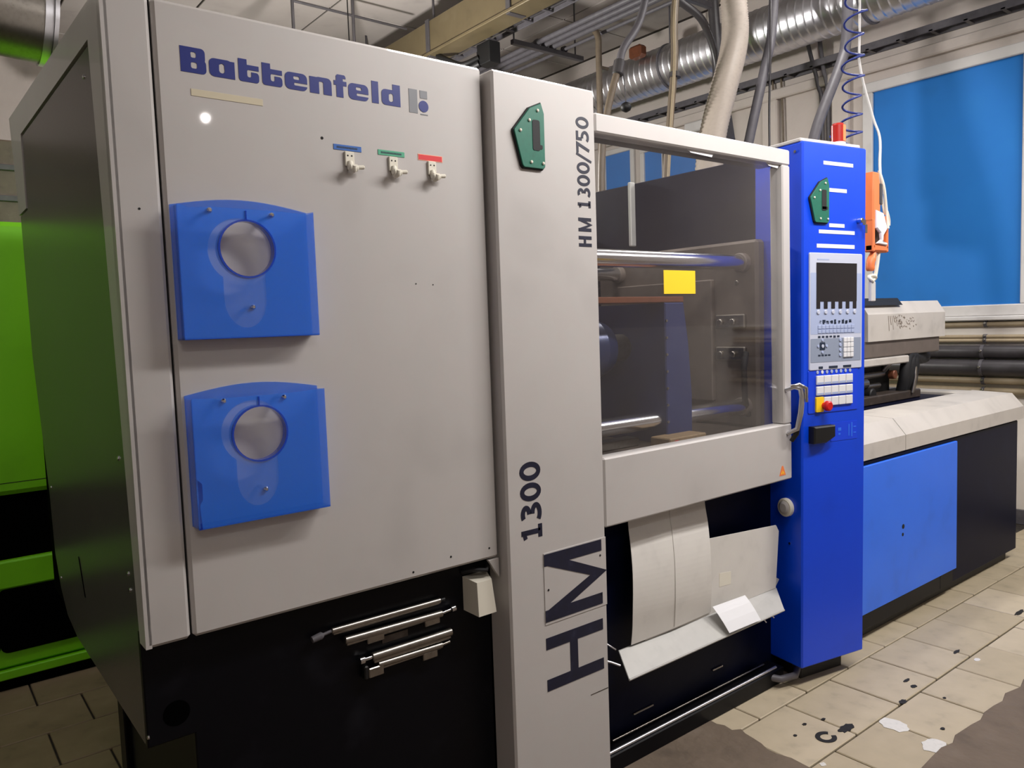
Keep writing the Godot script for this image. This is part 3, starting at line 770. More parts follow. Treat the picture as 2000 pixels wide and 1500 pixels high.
# ---------------------------------------------------------------- control pillar
func pillar() -> void:
	var o := thing("control_pillar", "tall blue control pillar with screen, keypads and red stop button", "control panel", PT.origin, "", TURN)
	o.transform = PT
	var body := part("pillar_body", box(V(0, 0.078, -0.24), V(0.352, 2.083, 0.0), 0.006), mt.blue, o)
	part("top_cap", box(V(0.0, 2.083, -0.23), V(0.33, 2.097, -0.012), 0.003), mt.paint, o)
	part("screw", MB.new().cyl(V(0.001, 2.05, -0.035), V(-0.003, 2.05, -0.035), 0.006, 8), mt.chrome, o)
	part("stand", box(V(0.06, 0.0, -0.20), V(0.30, 0.079, -0.06), 0.006), mt.black, o)
	for s in [[0.129, 0.293, 2.004, 2.018], [0.159, 0.258, 1.905, 1.919], [0.161, 0.246, 1.773, 1.787], [0.105, 0.304, 1.748, 1.762], [0.094, 0.304, 1.694, 1.709]]:
		part("blank_label", box(V(s[0], s[2], 0), V(s[1], s[3], 0.0012), 0.0004), mt.white, body, "blank white label strip")
	# screen panel
	var pn := part("screen_panel", MB.new().prism(rr(0.045, 1.232, 0.338, 1.675, 0.006), 0, 0.006, 0.002), mt.bezel, o, "pale grey screen panel")
	part("lower_field", MB.new().prism(rr(0.050, 1.262, 0.330, 1.352, 0.003), 0.006, 0.0068), mt.bezel_grey, pn)
	part("upper_field", MB.new().prism(rr(0.050, 1.368, 0.332, 1.600, 0.003), 0.006, 0.0064), mt.key_grey, pn)
	part("screen", box(V(0.080, 1.492, 0.0062), V(0.304, 1.638, 0.0078), 0.0006), mt.screen, pn, "dark blank screen")
	for k in 6:
		part("screen_tooth", box(V(0.080 + 0.0405 * k, 1.465, 0.0062), V(0.100 + 0.0405 * k, 1.4925, 0.0076)), mt.screen, pn)
		part("soft_key", MB.new().cyl(V(0.090 + 0.0405 * k, 1.452, 0.006), V(0.090 + 0.0405 * k, 1.452, 0.010), 0.009, 12, 0.002), mt.bezel, pn)
	part("name_strip", box(V(0.085, 1.648, 0.006), V(0.150, 1.653, 0.0066)), mt.key_grey, pn)
	var ic := MB.new()
	var rng := RandomNumberGenerator.new()
	rng.seed = 8
	for k in 9:
		var sx := 0.092 + 0.021 * k
		for j in 3: ic.box(V(sx + rng.randf_range(0, 0.010), 1.405 + rng.randf_range(0, 0.014), 0.006), V(sx + rng.randf_range(0.010, 0.017), 1.410 + rng.randf_range(0, 0.014), 0.0069))
	for k in 6:
		ic.box(V(0.09 + 0.021 * k, 1.352 + rng.randf_range(0, 0.004), 0.006), V(0.103 + 0.021 * k, 1.362, 0.0070))
	for k in 4:
		ic.box(V(0.09 + 0.018 * k, 1.285, 0.006), V(0.103 + 0.018 * k, 1.291, 0.0074))
	part("key_symbols", ic, mt.print_dark, pn)
	for r in 2:
		for k in 10:
			part("key", box(V(0.089 + 0.0205 * k, 1.372 + 0.0165 * r, 0.006), V(0.107 + 0.0205 * k, 1.3855 + 0.0165 * r, 0.0085), 0.001), mt.key_grey, pn)
	part("cursor_ring", MB.new().prism(rr(0.098, 1.308, 0.128, 1.338, 0.004), 0.0066, 0.0082, 0.001), mt.print_dark, pn)
	part("cursor_key", MB.new().cyl(V(0.113, 1.323, 0.008), V(0.113, 1.323, 0.0105), 0.007, 12, 0.001), mt.bezel, pn)
	for d in [[0.113, 1.346], [0.113, 1.300], [0.090, 1.323], [0.136, 1.323]]:
		part("cursor_key", MB.new().cyl(V(d[0], d[1], 0.0066), V(d[0], d[1], 0.0095), 0.006, 10, 0.001), mt.key_grey, pn)
	for r in 4:
		for c in 3:
			part("number_key", MB.new().box(V(0.228 + 0.0195 * c, 1.277 + 0.0195 * r, 0.0066), V(0.245 + 0.0195 * c, 1.2945 + 0.0195 * r, 0.0115), 0.003), mt.white, pn)
		part("key", MB.new().cyl(V(0.212, 1.286 + 0.0195 * r, 0.0066), V(0.212, 1.286 + 0.0195 * r, 0.0095), 0.007, 10, 0.001), mt.key_grey, pn)
	# button field
	var bf := part("button_field", MB.new().prism(rr(0.042, 1.068, 0.320, 1.232, 0.006), 0, 0.003, 0.001), mt.blue_keys, o)
	for s in [[0.094, 0.116], [0.150, 0.198], [0.230, 0.275]]:
		part("symbol_bar", box(V(s[0], 1.237, 0.006), V(s[1], 1.246, 0.0072)), mt.print_dark, pn)
	for k in 8:
		part("indicator", MB.new().cyl(V(0.090 + 0.026 * k, 1.224, 0.003), V(0.090 + 0.026 * k, 1.224, 0.006), 0.007, 10, 0.001), mt.white if k == 1 else mt.key_grey, bf)
	for r in 3:
		for k in 5:
			var y: float = [1.177, 1.136, 1.094][r]
			if r == 2 and k == 0: continue
			var bt := part("button", box(V(0.081 + 0.0408 * k, y, 0.003), V(0.1195 + 0.0408 * k, y + 0.034, 0.010), 0.002), mt.white, bf)
			if r < 2: part("button_symbol", box(V(0.083 + 0.0408 * k, y + 0.001, 0.0098), V(0.1175 + 0.0408 * k, y + 0.009, 0.0104)), mt.key_grey, bt)
	part("stop_plate", MB.new().prism(rr(0.078, 1.072, 0.120, 1.130, 0.004), 0.003, 0.010, 0.001), mt.yellow, bf, "yellow plate behind the stop button")
	part("stop_button", MB.new().hard_tube([V(0.118, 1.096, 0.008), V(0.118, 1.096, 0.024), V(0.118, 1.096, 0.024), V(0.118, 1.096, 0.036), V(0.118, 1.096, 0.040)], [0.012, 0.012, 0.0195, 0.0195, 0.014], 20), mt.red, bf, "red mushroom stop button")
	# black socket and the blue symbol field beside it
	part("socket", MB.new().prism(PackedVector2Array([Vector2(0.047, 0.955), Vector2(0.115, 0.955), Vector2(0.163, 0.975), Vector2(0.163, 1.020), Vector2(0.047, 1.020)]), 0, 0.030, 0.005), mt.black, o, "black plastic socket cover")
	var sy := part("symbol_field", MB.new().prism(rr(0.168, 0.952, 0.320, 1.024, 0.003), 0, 0.0012), mt.blue_keys, o)
	var sm := MB.new()
	sm.box(V(0.208, 0.990, 0.0012), V(0.226, 1.002, 0.0020)); sm.box(V(0.210, 0.974, 0.0012), V(0.222, 0.981, 0.0020))
	sm.box(V(0.268, 0.966, 0.0012), V(0.273, 1.012, 0.0020)); sm.box(V(0.284, 0.962, 0.0012), V(0.290, 1.018, 0.0020)); sm.box(V(0.296, 0.998, 0.0012), V(0.312, 1.002, 0.0020)); sm.box(V(0.296, 0.975, 0.0012), V(0.312, 0.979, 0.0020))
	part("key_symbols", sm, mt.light_blue, sy)
	part("round_lamp", MB.new().hard_tube([V(0, 0.70, -0.075), V(-0.012, 0.70, -0.075), V(-0.016, 0.70, -0.075)], [0.036, 0.036, 0.031], 28), mt.cream, o, "round grey lamp with white rim")
	part("lamp_lens", MB.new().hard_tube([V(-0.012, 0.70, -0.075), V(-0.0175, 0.70, -0.075), V(-0.022, 0.70, -0.075)], [0.026, 0.026, 0.016], 24), mt.key_lens, o)
	part("rivet", MB.new().cyl(V(0.001, 0.56, -0.06), V(-0.003, 0.56, -0.06), 0.005, 8), mt.chrome, o)
	var k := part("lock_cylinder", MB.new().cyl(V(0.318, 1.803, 0), V(0.318, 1.803, 0.022), 0.010, 14, 0.002), mt.chrome, o)
	part("key_blade", MB.new().box(V(0.322, 1.785, 0.016), V(0.340, 1.806, 0.020), 0.001), mt.chrome, k)
	part("key_blade", MB.new().box(V(0.335, 1.755, 0.017), V(0.347, 1.788, 0.021), 0.001), mt.chrome, k)
	for q in o.get_children():
		if q.name.begins_with("screen_panel") or q.name.begins_with("button_field") or q.name.begins_with("socket") or q.name.begins_with("symbol_field") or q.name.begins_with("lock"): q.position.x -= 0.014
	for q in body.get_children(): q.position.x -= 0.020
	# beacon on the top
	var c := PT * V(0.262, 2.097, -0.06)
	var bn := thing("beacon", "red and orange signal beacon on top of the blue pillar", "beacon", c)
	part("beacon_base", MB.new().cyl(c, c + V(0, 0.014, 0), 0.028, 20, 0.003), mt.white, bn)
	part("beacon_lens", MB.new().hard_tube([c + V(0, 0.014, 0), c + V(0, 0.078, 0), c + V(0, 0.086, 0)], [0.0255, 0.0255, 0.019], 20), mt.lens_red, bn, "red plastic lens")
	part("lens_band", MB.new().box(c + V(-0.007, 0.016, 0.021), c + V(0.011, 0.078, 0.0270), 0.002), mt.orange, bn, "orange strip in the lens")
	var d := c + V(0.10, -0.01, -0.06)
	var ft := thing("air_fitting", "small silver air fitting beside the beacon where the coiled hose ends", "fitting", d)
	part("fitting_body", MB.new().hard_tube([d, d + V(0, 0.025, 0), d + V(0, 0.025, 0), d + V(0, 0.06, 0)], [0.014, 0.014, 0.009, 0.009], 12), mt.chrome, ft)
	# grey hose end under the pillar
	single("floor_hose", MB.new().tube([V(2.76, 0.075, -0.06), V(2.72, 0.045, 0.0), V(2.67, 0.035, 0.02), V(2.60, 0.035, 0.0), V(2.57, 0.04, -0.05)], 0.014, 10), mt.pipe_grey, "short grey hose looping out under the blue pillar", "hose")

# ---------------------------------------------------------------- injection side
func xpoly(b: MB, x0: float, x1: float, p: Array, ch := 0.0) -> MB:   # outline given as (z, y), extruded along x
	b.xf = Transform3D(Basis(V(0, 0, -1), V(0, 1, 0), V(1, 0, 0)), Vector3.ZERO)
	var q := PackedVector2Array()
	for e in p: q.append(Vector2(-e.x, e.y))
	return b.prism(q, x0, x1, ch)
func injection_side() -> void:
	var o := thing("low_machine", "long low machine base with beige ledge, navy doors and a light blue panel", "machine base", V(4.0, 0, -0.5))
	var body := part("base_body", MB.new().box(V(3.02, 0.055, -1.15), V(4.985, 0.80, -0.002), 0.004), mt.navy, o)
	part("kick_base", box(V(3.02, 0.0, -1.12), V(4.93, 0.058, -0.035), 0.003), mt.black, o)
	part("base_front", MB.new().box(V(3.03, 0.055, -0.003), V(4.13, 0.125, 0.004), 0.002), mt.base, body)
	part("seam", box(V(3.986, 0.058, -0.002), V(3.990, 0.125, 0.0048)), mt.seam, body)
	var lb := part("light_blue_panel", MB.new().box(V(3.03, 0.128, -0.002), V(4.155, 0.783, 0.012), 0.003), mt.light_blue, o, "plain light blue panel")
	part("keyhole", MB.new().cyl(V(3.578, 0.455, 0.012), V(3.578, 0.455, 0.0135), 0.011, 10), mt.black, lb)
	part("keyhole", MB.new().cyl(V(3.574, 0.418, 0.012), V(3.574, 0.418, 0.0135), 0.008, 10), mt.black, lb)
	for s in [[3.02, 3.597], [3.603, 5.03]]:
		part("ledge", xpoly(MB.new(), s[0], s[1], [Vector2(-0.26, 0.79), Vector2(0.012, 0.808), Vector2(0.012, 0.878), Vector2(-0.048, 0.950), Vector2(-0.26, 0.958)]), mt.paint_hood, o, "beige sloping ledge")
	part("well_top", MB.new().box(V(3.02, 0.80, -1.14), V(4.90, 0.935, -0.255), 0.004), mt.navy, o)
	part("rear_ledge", MB.new().box(V(3.02, 0.80, -1.22), V(5.03, 0.950, -1.135), 0.008), mt.paint_hood, o)
	part("end_ledge", box(V(4.895, 0.80, -1.14), V(5.03, 0.956, -0.255), 0.008), mt.paint_hood, o)
	part("side_skirt", box(V(4.984, 0.30, -1.14), V(5.0, 0.78, -0.01), 0.003), mt.base, o)
	# injection unit with its hood
	var u := thing("injection_unit", "beige hooded injection unit with scuff marks above the navy well", "injection unit", V(4.5, 0.94, -0.6))
	var hood := part("hood", xpoly(MB.new(), 4.06, 5.0, [Vector2(-0.40, 1.285), Vector2(-0.40, 1.43), Vector2(-0.445, 1.50), Vector2(-0.85, 1.50), Vector2(-0.90, 1.43), Vector2(-0.90, 1.285)], 0.012), mt.paint_hood, u)
	part("dark_end", MB.new().box(V(3.75, 1.29, -0.86), V(4.065, 1.49, -0.44), 0.01), mt.black, u)
	var sk := MB.new()
	var rng := RandomNumberGenerator.new()
	rng.seed = 31
	sk.xf = Transform3D(Basis.IDENTITY, V(0, 0, -0.3995))
	for k in 44:
		var x := 4.44 + rng.randfn(0.0, 0.075)
		var y := 1.385 + rng.randfn(0.0, 0.022) - 0.15 * (x - 4.44)
		if y > 1.422 or y < 1.32: continue
		var e := rng.randf_range(0.004, 0.014)
		sk.stroke([Vector2(x, y), Vector2(x + e, y + rng.randf_range(-0.010, 0.010)), Vector2(x + 1.7 * e, y + rng.randf_range(-0.012, 0.006))], rng.randf_range(0.002, 0.0045), 0.0006)
	for k in 5: sk.stroke([Vector2(4.28 + 0.02 * k, 1.42), Vector2(4.285 + 0.022 * k, 1.39), Vector2(4.29 + 0.024 * k, 1.385 - rng.randf_range(0.0, 0.05))], rng.randf_range(0.003, 0.008), 0.0005)
	part("scuff_marks", sk, mt.scuff, hood).set_meta("kind", "stuff")
	part("black_cover", xpoly(MB.new(), 3.74, 4.47, [Vector2(-0.41, 1.478), Vector2(-0.44, 1.518), Vector2(-0.86, 1.518), Vector2(-0.89, 1.478), Vector2(-0.86, 1.50), Vector2(-0.44, 1.50)]), mt.black, u, "black rubber cover")
	part("hood_skirt", MB.new().box(V(3.75, 1.195, -0.89), V(4.95, 1.288, -0.415), 0.006), mt.platen, u)
	part("lower_rail", MB.new().box(V(3.75, 1.150, -0.86), V(4.53, 1.192, -0.400), 0.006), mt.paint_hood, u)
	part("carriage", MB.new().box(V(3.75, 0.935, -0.80), V(4.55, 1.15, -0.52), 0.01), mt.black, u)
	part("slide_bar", MB.new().box(V(3.75, 0.935, -0.56), V(4.72, 0.985, -0.42), 0.006), mt.bed, u)
	for s in [[4.10, 4.40, 1.09, 0.018], [4.14, 4.36, 1.03, 0.014], [4.0, 4.20, 1.05, 0.030]]:
		part("hydraulic_pipe", MB.new().cyl(V(s[0], s[2], -0.49), V(s[1], s[2], -0.49), s[3], 14, 0.003), mt.steel, u)
	part("hex_nut", MB.new().cyl(V(4.44, 1.085, -0.47), V(4.44, 1.085, -0.435), 0.028, 6, 0.004), mt.copper, u)
	part("knob", MB.new().cyl(V(4.20, 0.99, -0.50), V(4.20, 0.99, -0.44), 0.035, 16, 0.006), mt.black, u)
	part("cover_post", box(V(3.96, 0.96, -0.50), V(4.02, 1.16, -0.44), 0.004), mt.alu, u)
	part("support_post", MB.new().cyl(V(4.46, 1.10, -0.52), V(4.49, 1.19, -0.46), 0.016, 12), mt.steel, u)
	for s in [[0.0, 0.030], [0.06, 0.030], [0.115, 0.026]]:
		part("cable_drop", MB.new().tube([V(4.56 + s[0], 0.94, -0.47), V(4.545 + s[0], 1.04, -0.44), V(4.55 + s[0], 1.13, -0.43), V(4.60 + s[0] * 0.6, 1.185, -0.44), V(4.80, 1.172 - s[0] * 0.2, -0.47), V(5.0, 1.168 - s[0] * 0.2, -0.52)], s[1], 10), mt.rubber, u)  # the level run to the right stands in for shade under the hood
	part("steel_link", MB.new().tube([V(4.60, 0.97, -0.415), V(4.615, 1.06, -0.405), V(4.625, 1.12, -0.41)], 0.012, 8), mt.steel, u)

# ---------------------------------------------------------------- the machine behind, on the left
func green_machine() -> void:
	var o := thing("green_machine", "bright green machine with dark window panels standing behind the clamp housing", "machine", V(-0.6, 0, -2.6))
	var z := -2.1
	part("upper_body", MB.new().box(V(-2.2, 0.816, -3.1), V(1.6, 1.935, z), 0.02), mt.green, o)
	part("seam", box(V(-2.2, 0.866, z - 0.001), V(1.6, 0.869, z + 0.0006)), mt.seam, o)
	part("dark_band", MB.new().box(V(-2.2, 0.545, -3.1), V(1.6, 0.816, z - 0.03), 0.004), mt.void, o, "recessed black band")
	part("green_rail", MB.new().box(V(-2.2, 0.427, -3.1), V(1.6, 0.545, z), 0.008), mt.green, o)
	part("lower_body", MB.new().box(V(-2.2, 0.095, -3.1), V(1.6, 0.427, z - 0.012), 0.008), mt.green, o)
	for x in [-1.4, -0.55, 0.25]:
		part("lower_window", MB.new().prism(rr(x, 0.16, x + 0.80, 0.425, 0.03), 0, 0.012, 0.002), mt.void, o).position.z += z - 0.012
	part("foot_rail", MB.new().box(V(-2.2, 0.050, -3.1), V(1.6, 0.088, z + 0.004), 0.004), mt.green, o)
	part("plinth", box(V(-2.2, 0.0, -3.1), V(1.6, 0.05, z - 0.02)), mt.void, o)
	var t := thing("grey_cabinet", "dull grey cabinet top showing above the green machine at the left edge", "cabinet", V(-0.6, 0, -3.6))
	part("cabinet_body", MB.new().box(V(-2.2, 0.0, -4.0), V(0.62, 2.50, -3.2), 0.01), mt.pipe_brown, t)
	for k in 3:
		part("shelf_edge", box(V(-2.2, 2.02 + 0.16 * k, -3.201), V(0.62, 2.05 + 0.16 * k, -3.185), 0.003), mt.pipe_grey, t)
	# sheet metal duct with a bright end flange
	var d := thing("hood_duct", "dark round sheet metal duct with a bright end rim at the upper left", "duct", V(0.2, 2.9, -2.0))
	var a := V(-2.4, 2.93, -1.95)
	var b := V(0.545, 2.715, -1.95)
	var dir := (b - a).normalized()
	part("duct_body", MB.new().hard_tube([a, b], [0.17, 0.17], 32, false), mt.steel, d)
	for k in 6:
		part("duct_seam", MB.new().hard_tube([b - dir * (0.25 + 0.3 * k), b - dir * (0.235 + 0.3 * k)], [0.173, 0.173], 32), mt.pipe_dark, d)
	part("end_flange", MB.new().hard_tube([b, b + dir * 0.03, b + dir * 0.03, b + dir * 0.045], [0.178, 0.178, 0.19, 0.19], 32), mt.zinc, d, "bright end rim")
	for k in 2:
		part("hanger", MB.new().cyl(b - dir * (0.5 + k) + V(0, 0.16, 0), b - dir * (0.5 + k) + V(0, 1.40, 0), 0.008, 6), mt.pipe_grey, d)

# ---------------------------------------------------------------- things fixed to the housing and gate
func tray(at: Vector3, label: String, chipped: bool) -> void:       # at: lower left back corner
	var o := thing("blue_tray", label, "holder", at, "translucent blue holders on the housing door")
	var w := 0.288
	var h := 0.270
	var dp := 0.046
	var c := Vector2(w * 0.475, h * 0.685)
	var r := 0.057
	# front plate with a round hole, cut in two halves
	var outer := PackedVector2Array([Vector2(0, 0), Vector2(w, 0), Vector2(w, h), Vector2(w * 0.90, h - 0.006), Vector2(w * 0.75, h - 0.003), Vector2(w * 0.25, h - 0.002), Vector2(w * 0.08, h - 0.006), Vector2(0, h)])
	if chipped: outer = PackedVector2Array([Vector2(0.006, 0), Vector2(w, 0), Vector2(w, h), Vector2(w * 0.75, h - 0.004), Vector2(w * 0.25, h - 0.004), Vector2(0, h), Vector2(0, 0.105), Vector2(0.010, 0.094), Vector2(0.010, 0.062), Vector2(0.003, 0.050)])
	var hole := PackedVector2Array()
	for k in 40: hole.append(c + Vector2.from_angle(TAU * k / 40.0) * r)
	var fb := MB.new()
	fb.xf = Transform3D(Basis.IDENTITY, at + V(0, 0, dp))
	for half in [rr(-1, -1, c.x, 1, 0), rr(c.x, -1, 1, 1, 0)]:
		for p in Geometry2D.intersect_polygons(outer, half):
			for q in Geometry2D.clip_polygons(p, hole):
				if not Geometry2D.is_polygon_clockwise(q): fb.prism(q, -0.003, 0.0, 0.0, c.x)
	var front := part("front_plate", fb, mt.tray, o)
	var e := at + V(c.x, c.y, 0)
	part("hole_rim", MB.new().ring(e + V(0, 0, dp - 0.018), Vector3.BACK, r + 0.004, r, 0.020, 40), mt.tray_edge, front)
	# back plate: arched top, the same hole
	var back := PackedVector2Array([Vector2(-0.002, 0)])
	back.append(Vector2(w + 0.002, 0)); 
	for k in 13: back.append(Vector2(lerp(w + 0.002, -0.002, k / 12.0), h + 0.004 + 0.018 * sin(PI * k / 12.0)))
	var hole2 := PackedVector2Array()
	for k in 40: hole2.append(c + Vector2.from_angle(TAU * k / 40.0) * (r + 0.012))
	var tongue := PackedVector2Array()           # the back plate is cut away in a keyhole, through which the door shows
	for p in arc(c.x + 0.006, h * 0.30, 0.046, 0.060, 180, 360, 16): tongue.append(p)
	tongue.append(Vector2(c.x + 0.052, h * 0.62)); tongue.append(Vector2(c.x - 0.040, h * 0.62))
	var bb := MB.new()
	bb.xf = Transform3D(Basis.IDENTITY, at)
	for half in [rr(-1, -1, c.x, 1, 0), rr(c.x, -1, 1, 1, 0)]:
		for p in Geometry2D.intersect_polygons(back, half):
			for q in Geometry2D.clip_polygons(p, hole2):
				for u in Geometry2D.clip_polygons(q, tongue):
					if not Geometry2D.is_polygon_clockwise(u): bb.prism(u, 0.0004, 0.0034, 0.0, c.x)
	part("back_plate", bb, mt.tray, o)
	part("side_wall", box(at + V(-0.001, 0, 0.003), at + V(0.002, h - 0.002, dp - 0.003)), mt.tray, o)
	part("side_wall", box(at + V(w - 0.002, 0, 0.003), at + V(w + 0.001, h - 0.002, dp - 0.003)), mt.tray, o)
	part("bottom_wall", box(at + V(0, -0.001, 0.003), at + V(w, 0.003, dp - 0.003)), mt.tray_edge, o)
	for s in [[w * 0.22, h * 0.965, 0.012], [w * 0.67, h * 0.955, 0.012], [w * 0.49, h * 0.235, 0.016]]:
		part("screw", MB.new().hard_tube([at + V(s[0], s[1], 0.003), at + V(s[0], s[1], dp + 0.002), at + V(s[0], s[1], dp + 0.006)], [0.0045, 0.0055, 0.003], 12), mt.chrome, o)
	part("rim_lug", box(at + V(c.x - 0.001, c.y + r + 0.002, dp - 0.012), at + V(c.x + 0.002, c.y + r + 0.022, dp + 0.001)), mt.tray_edge, front)
func wall_hook(at: Vector3, label: String) -> void:
	var o := thing("hook", label, "hook", at, "white adhesive hooks under the coloured tags")
	part("hook_plate", MB.new().box(at + V(-0.012, 0.0, 0), at + V(0.012, 0.034, 0.006), 0.002), mt.cream, o)
	part("hook_arm", MB.new().tube([at + V(0, 0.010, 0.004), at + V(0, -0.004, 0.009), at + V(0, -0.011, 0.016), at + V(0, -0.010, 0.024), at + V(0, -0.002, 0.028)], [0.007, 0.008, 0.008, 0.008, 0.005], 12), mt.cream, o)
	part("hook_roll", MB.new().cyl(at + V(-0.012, -0.006, 0.020), at + V(0.012, -0.006, 0.020), 0.0085, 12, 0.003), mt.cream, o)
	part("side_prong", MB.new().cyl(at + V(0.006, -0.004, 0.016), at + V(0.030, -0.002, 0.018), 0.005, 10, 0.002), mt.cream, o)
	for s in [-0.005, 0.005]:
		part("screw_hole", MB.new().cyl(at + V(s, 0.024, 0.0055), at + V(s, 0.024, 0.0064), 0.002, 8), mt.seam, o)
func green_plate() -> Node3D:        # at its own base: local coordinates, lower edge on y = 0
	var o := thing("green_plate", "green handle plate with dark slot on the beige gate panel beside the vertical lettering", "plate", Vector3.ZERO, "green handle plates")
	var p := PackedVector2Array([Vector2(0.0495, 0.182), Vector2(0.0605, 0.152), Vector2(0.0600, 0.010), Vector2(0.051, 0.0), Vector2(-0.018, 0.0), Vector2(-0.025, 0.007), Vector2(-0.0505, 0.093), Vector2(-0.0505, 0.100), Vector2(0.0055, 0.163)])
	part("rubber_edge", MB.new().prism(p, 0, 0.007, 0.001), mt.rubber, o)
	var q := Geometry2D.offset_polygon(p, -0.0028)
	var face := part("plate_face", MB.new().prism(q[0], 0.006, 0.011, 0.0012), mt.green_plate, o)
	var s := MB.new()
	for e in [rr(0.014, 0.050, 0.040, 0.131, 0.006), rr(0.016, 0.055, 0.048, 0.066, 0.003)]: s.prism(e, 0.0108, 0.0122)
	part("slot", s, mt.rubber, face, "dark worn grip slot")
	for e in [[0.034, 0.157], [-0.028, 0.098], [0.049, 0.018], [0.007, 0.018], [0.004, 0.128]]:
		part("screw", MB.new().hard_tube([V(e[0], e[1], 0.0105), V(e[0], e[1], 0.0135), V(e[0], e[1], 0.015)], [0.0042, 0.0042, 0.0022], 10), mt.cream, face)
	return o
func on_the_housing() -> void:
	tray(V(0.458, 1.438, 0.0), "upper translucent blue plastic holder with a round hole on the housing door", false)
	tray(V(0.462, 1.048, 0.0), "lower translucent blue plastic holder with a chipped left edge", true)
	single("blank_tape", MB.new().box(V(0.514, 1.936, 0), V(0.664, 1.950, 0.001), 0.0003), mt.tape, "cream strip of blank tape under the blue lettering", "tape")
	for s in [["blue", 0.825, 0.896, mt.tag_blue], ["green", 0.940, 1.013, mt.tag_green], ["red", 1.053, 1.122, mt.tag_red]]:
		var at := V(s[1], 1.862, 0)
		var o := thing("name_tag", "narrow %s label strip above a white hook" % s[0], "label", at, "coloured strips above the hooks")
		part("strip", MB.new().box(at, at + V(s[2] - s[1], 0.0125, 0.0012), 0.0004), s[3], o)
		var pr := MB.new()
		if s[0] != "red":
			var x := 0.008
			while x < s[2] - s[1] - 0.010:
				pr.box(at + V(x, 0.004, 0.0012), at + V(x + 0.0026, 0.0085, 0.0015)); x += 0.0038
			part("small_print", pr, mt.print_dark, o)
		else:
			pr.box(at + V(-0.0015, -0.0015, 0), at + V(0.071, 0.014, 0.0008))
			part("pale_edge", pr, mt.tag_edge, o)
		wall_hook(V((s[1] + s[2]) / 2 + 0.002, 1.826, 0), "white plastic hook under the %s label strip" % s[0])
	var g := green_plate()
	g.position = V(1.3735, 1.862, 0.035)
	var g2 := g.duplicate()
	g2.name = numbered("green_plate")
	add_child(g2)
	g2.set_meta("label", "green handle plate on the blue control pillar between the white strips")
	g2.transform = PT * Transform3D(Basis.IDENTITY.scaled(Vector3.ONE * 0.95), V(0.076, 1.784, 0.0))
	# metal rods held against the dark lower panel
	var rods := [[0.775, 0.723, 1.087, 0.720, 0.0075, "uppermost and thinnest of the metal rods on the dark lower panel"], [0.808, 0.690, 1.091, 0.684, 0.0095, "second metal rod from the top, with a pin at its right end"], [0.879, 0.627, 1.118, 0.626, 0.0110, "thickest metal rod, the third from the top on the dark panel"], [0.895, 0.602, 1.087, 0.598, 0.0085, "lowest and shortest metal rod with two clip plates"]]
	var i := 0
	for r in rods:
		var z := -0.042
		var a := V(r[0], r[1], z)
		var b := V(r[2], r[3], z)
		var o := thing("metal_rod", r[5], "rod", a, "metal rods on the dark lower panel")
		part("rod_tube", MB.new().cyl(a, b, r[4], 14, 0.0015), mt.steel, o)
		part("flat_side", box(V(a.x + 0.004, a.y - r[4] * 1.5, z - 0.012), V(b.x - 0.004, a.y - r[4] * 0.3, z + r[4] * 0.55), 0.0015), mt.steel, o)
		if i == 0:
			part("end_pin", MB.new().hard_tube([a, a + V(-0.02, -0.003, 0), a + V(-0.026, -0.004, 0), a + V(-0.05, -0.008, 0)], [0.004, 0.004, 0.009, 0.008], 10), mt.pipe_grey, o)
			part("end_pin", MB.new().cyl(b, b + V(0.014, 0, 0), 0.005, 8), mt.black, o)
		elif i == 1:
			part("end_pin", MB.new().hard_tube([b, b + V(0.03, 0.003, 0), b + V(0.03, 0.003, 0), b + V(0.042, 0.004, 0)], [0.004, 0.004, 0.009, 0.009], 10), mt.chrome, o)
			part("clip_plate", MB.new().box(V(0.867, 0.664, -0.057), V(0.915, 0.684, -0.036), 0.002), mt.steel, o)
			part("clip_plate", MB.new().box(V(1.035, 0.662, -0.057), V(1.082, 0.682, -0.036), 0.002), mt.steel, o)
		elif i == 2:
			part("end_pin", MB.new().hard_tube([a, a + V(-0.02, 0, 0), a + V(-0.022, 0, 0), a + V(-0.034, 0, 0)], [0.005, 0.005, 0.010, 0.010], 10), mt.chrome, o)
		else:
			part("end_pin", MB.new().cyl(b, b + V(0.025, 0.002, 0), 0.004, 8), mt.steel, o)
			part("clip_plate", MB.new().box(V(0.866, 0.577, -0.057), V(0.908, 0.602, -0.034), 0.002), mt.steel, o)
			part("clip_plate", MB.new().box(V(1.025, 0.573, -0.057), V(1.070, 0.594, -0.036), 0.002), mt.steel, o)
			part("end_cap", box(V(0.855, 0.575, -0.056), V(0.867, 0.61, -0.036), 0.003), mt.black, o)
		i += 1
	# white tapered plastic box under the door
	var p := [V(1.172, 0.668, -0.057), V(1.252, 0.668, -0.057), V(1.252, 0.762, -0.057), V(1.172, 0.762, -0.057), V(1.177, 0.664, 0.008), V(1.236, 0.664, 0.008), V(1.226, 0.757, 0.004), V(1.177, 0.757, 0.004)]
	var wb := MB.new()
	var cc := V(1.21, 0.71, -0.03)
	for f in [[0, 1, 2, 3], [4, 5, 6, 7], [0, 1, 5, 4], [1, 2, 6, 5], [2, 3, 7, 6], [3, 0, 4, 7]]:
		wb.face([p[f[0]], p[f[1]], p[f[2]], p[f[3]]], cc)
	var wo := thing("white_box", "white tapered plastic box hanging under the housing door", "box", cc)
	part("box_body", wb, mt.cream, wo)
	part("holder_strap", MB.new().tube([V(1.17, 0.775, -0.055), V(1.19, 0.785, -0.02), V(1.22, 0.78, -0.01), V(1.245, 0.795, -0.03)], 0.006, 8), mt.rubber, wo)
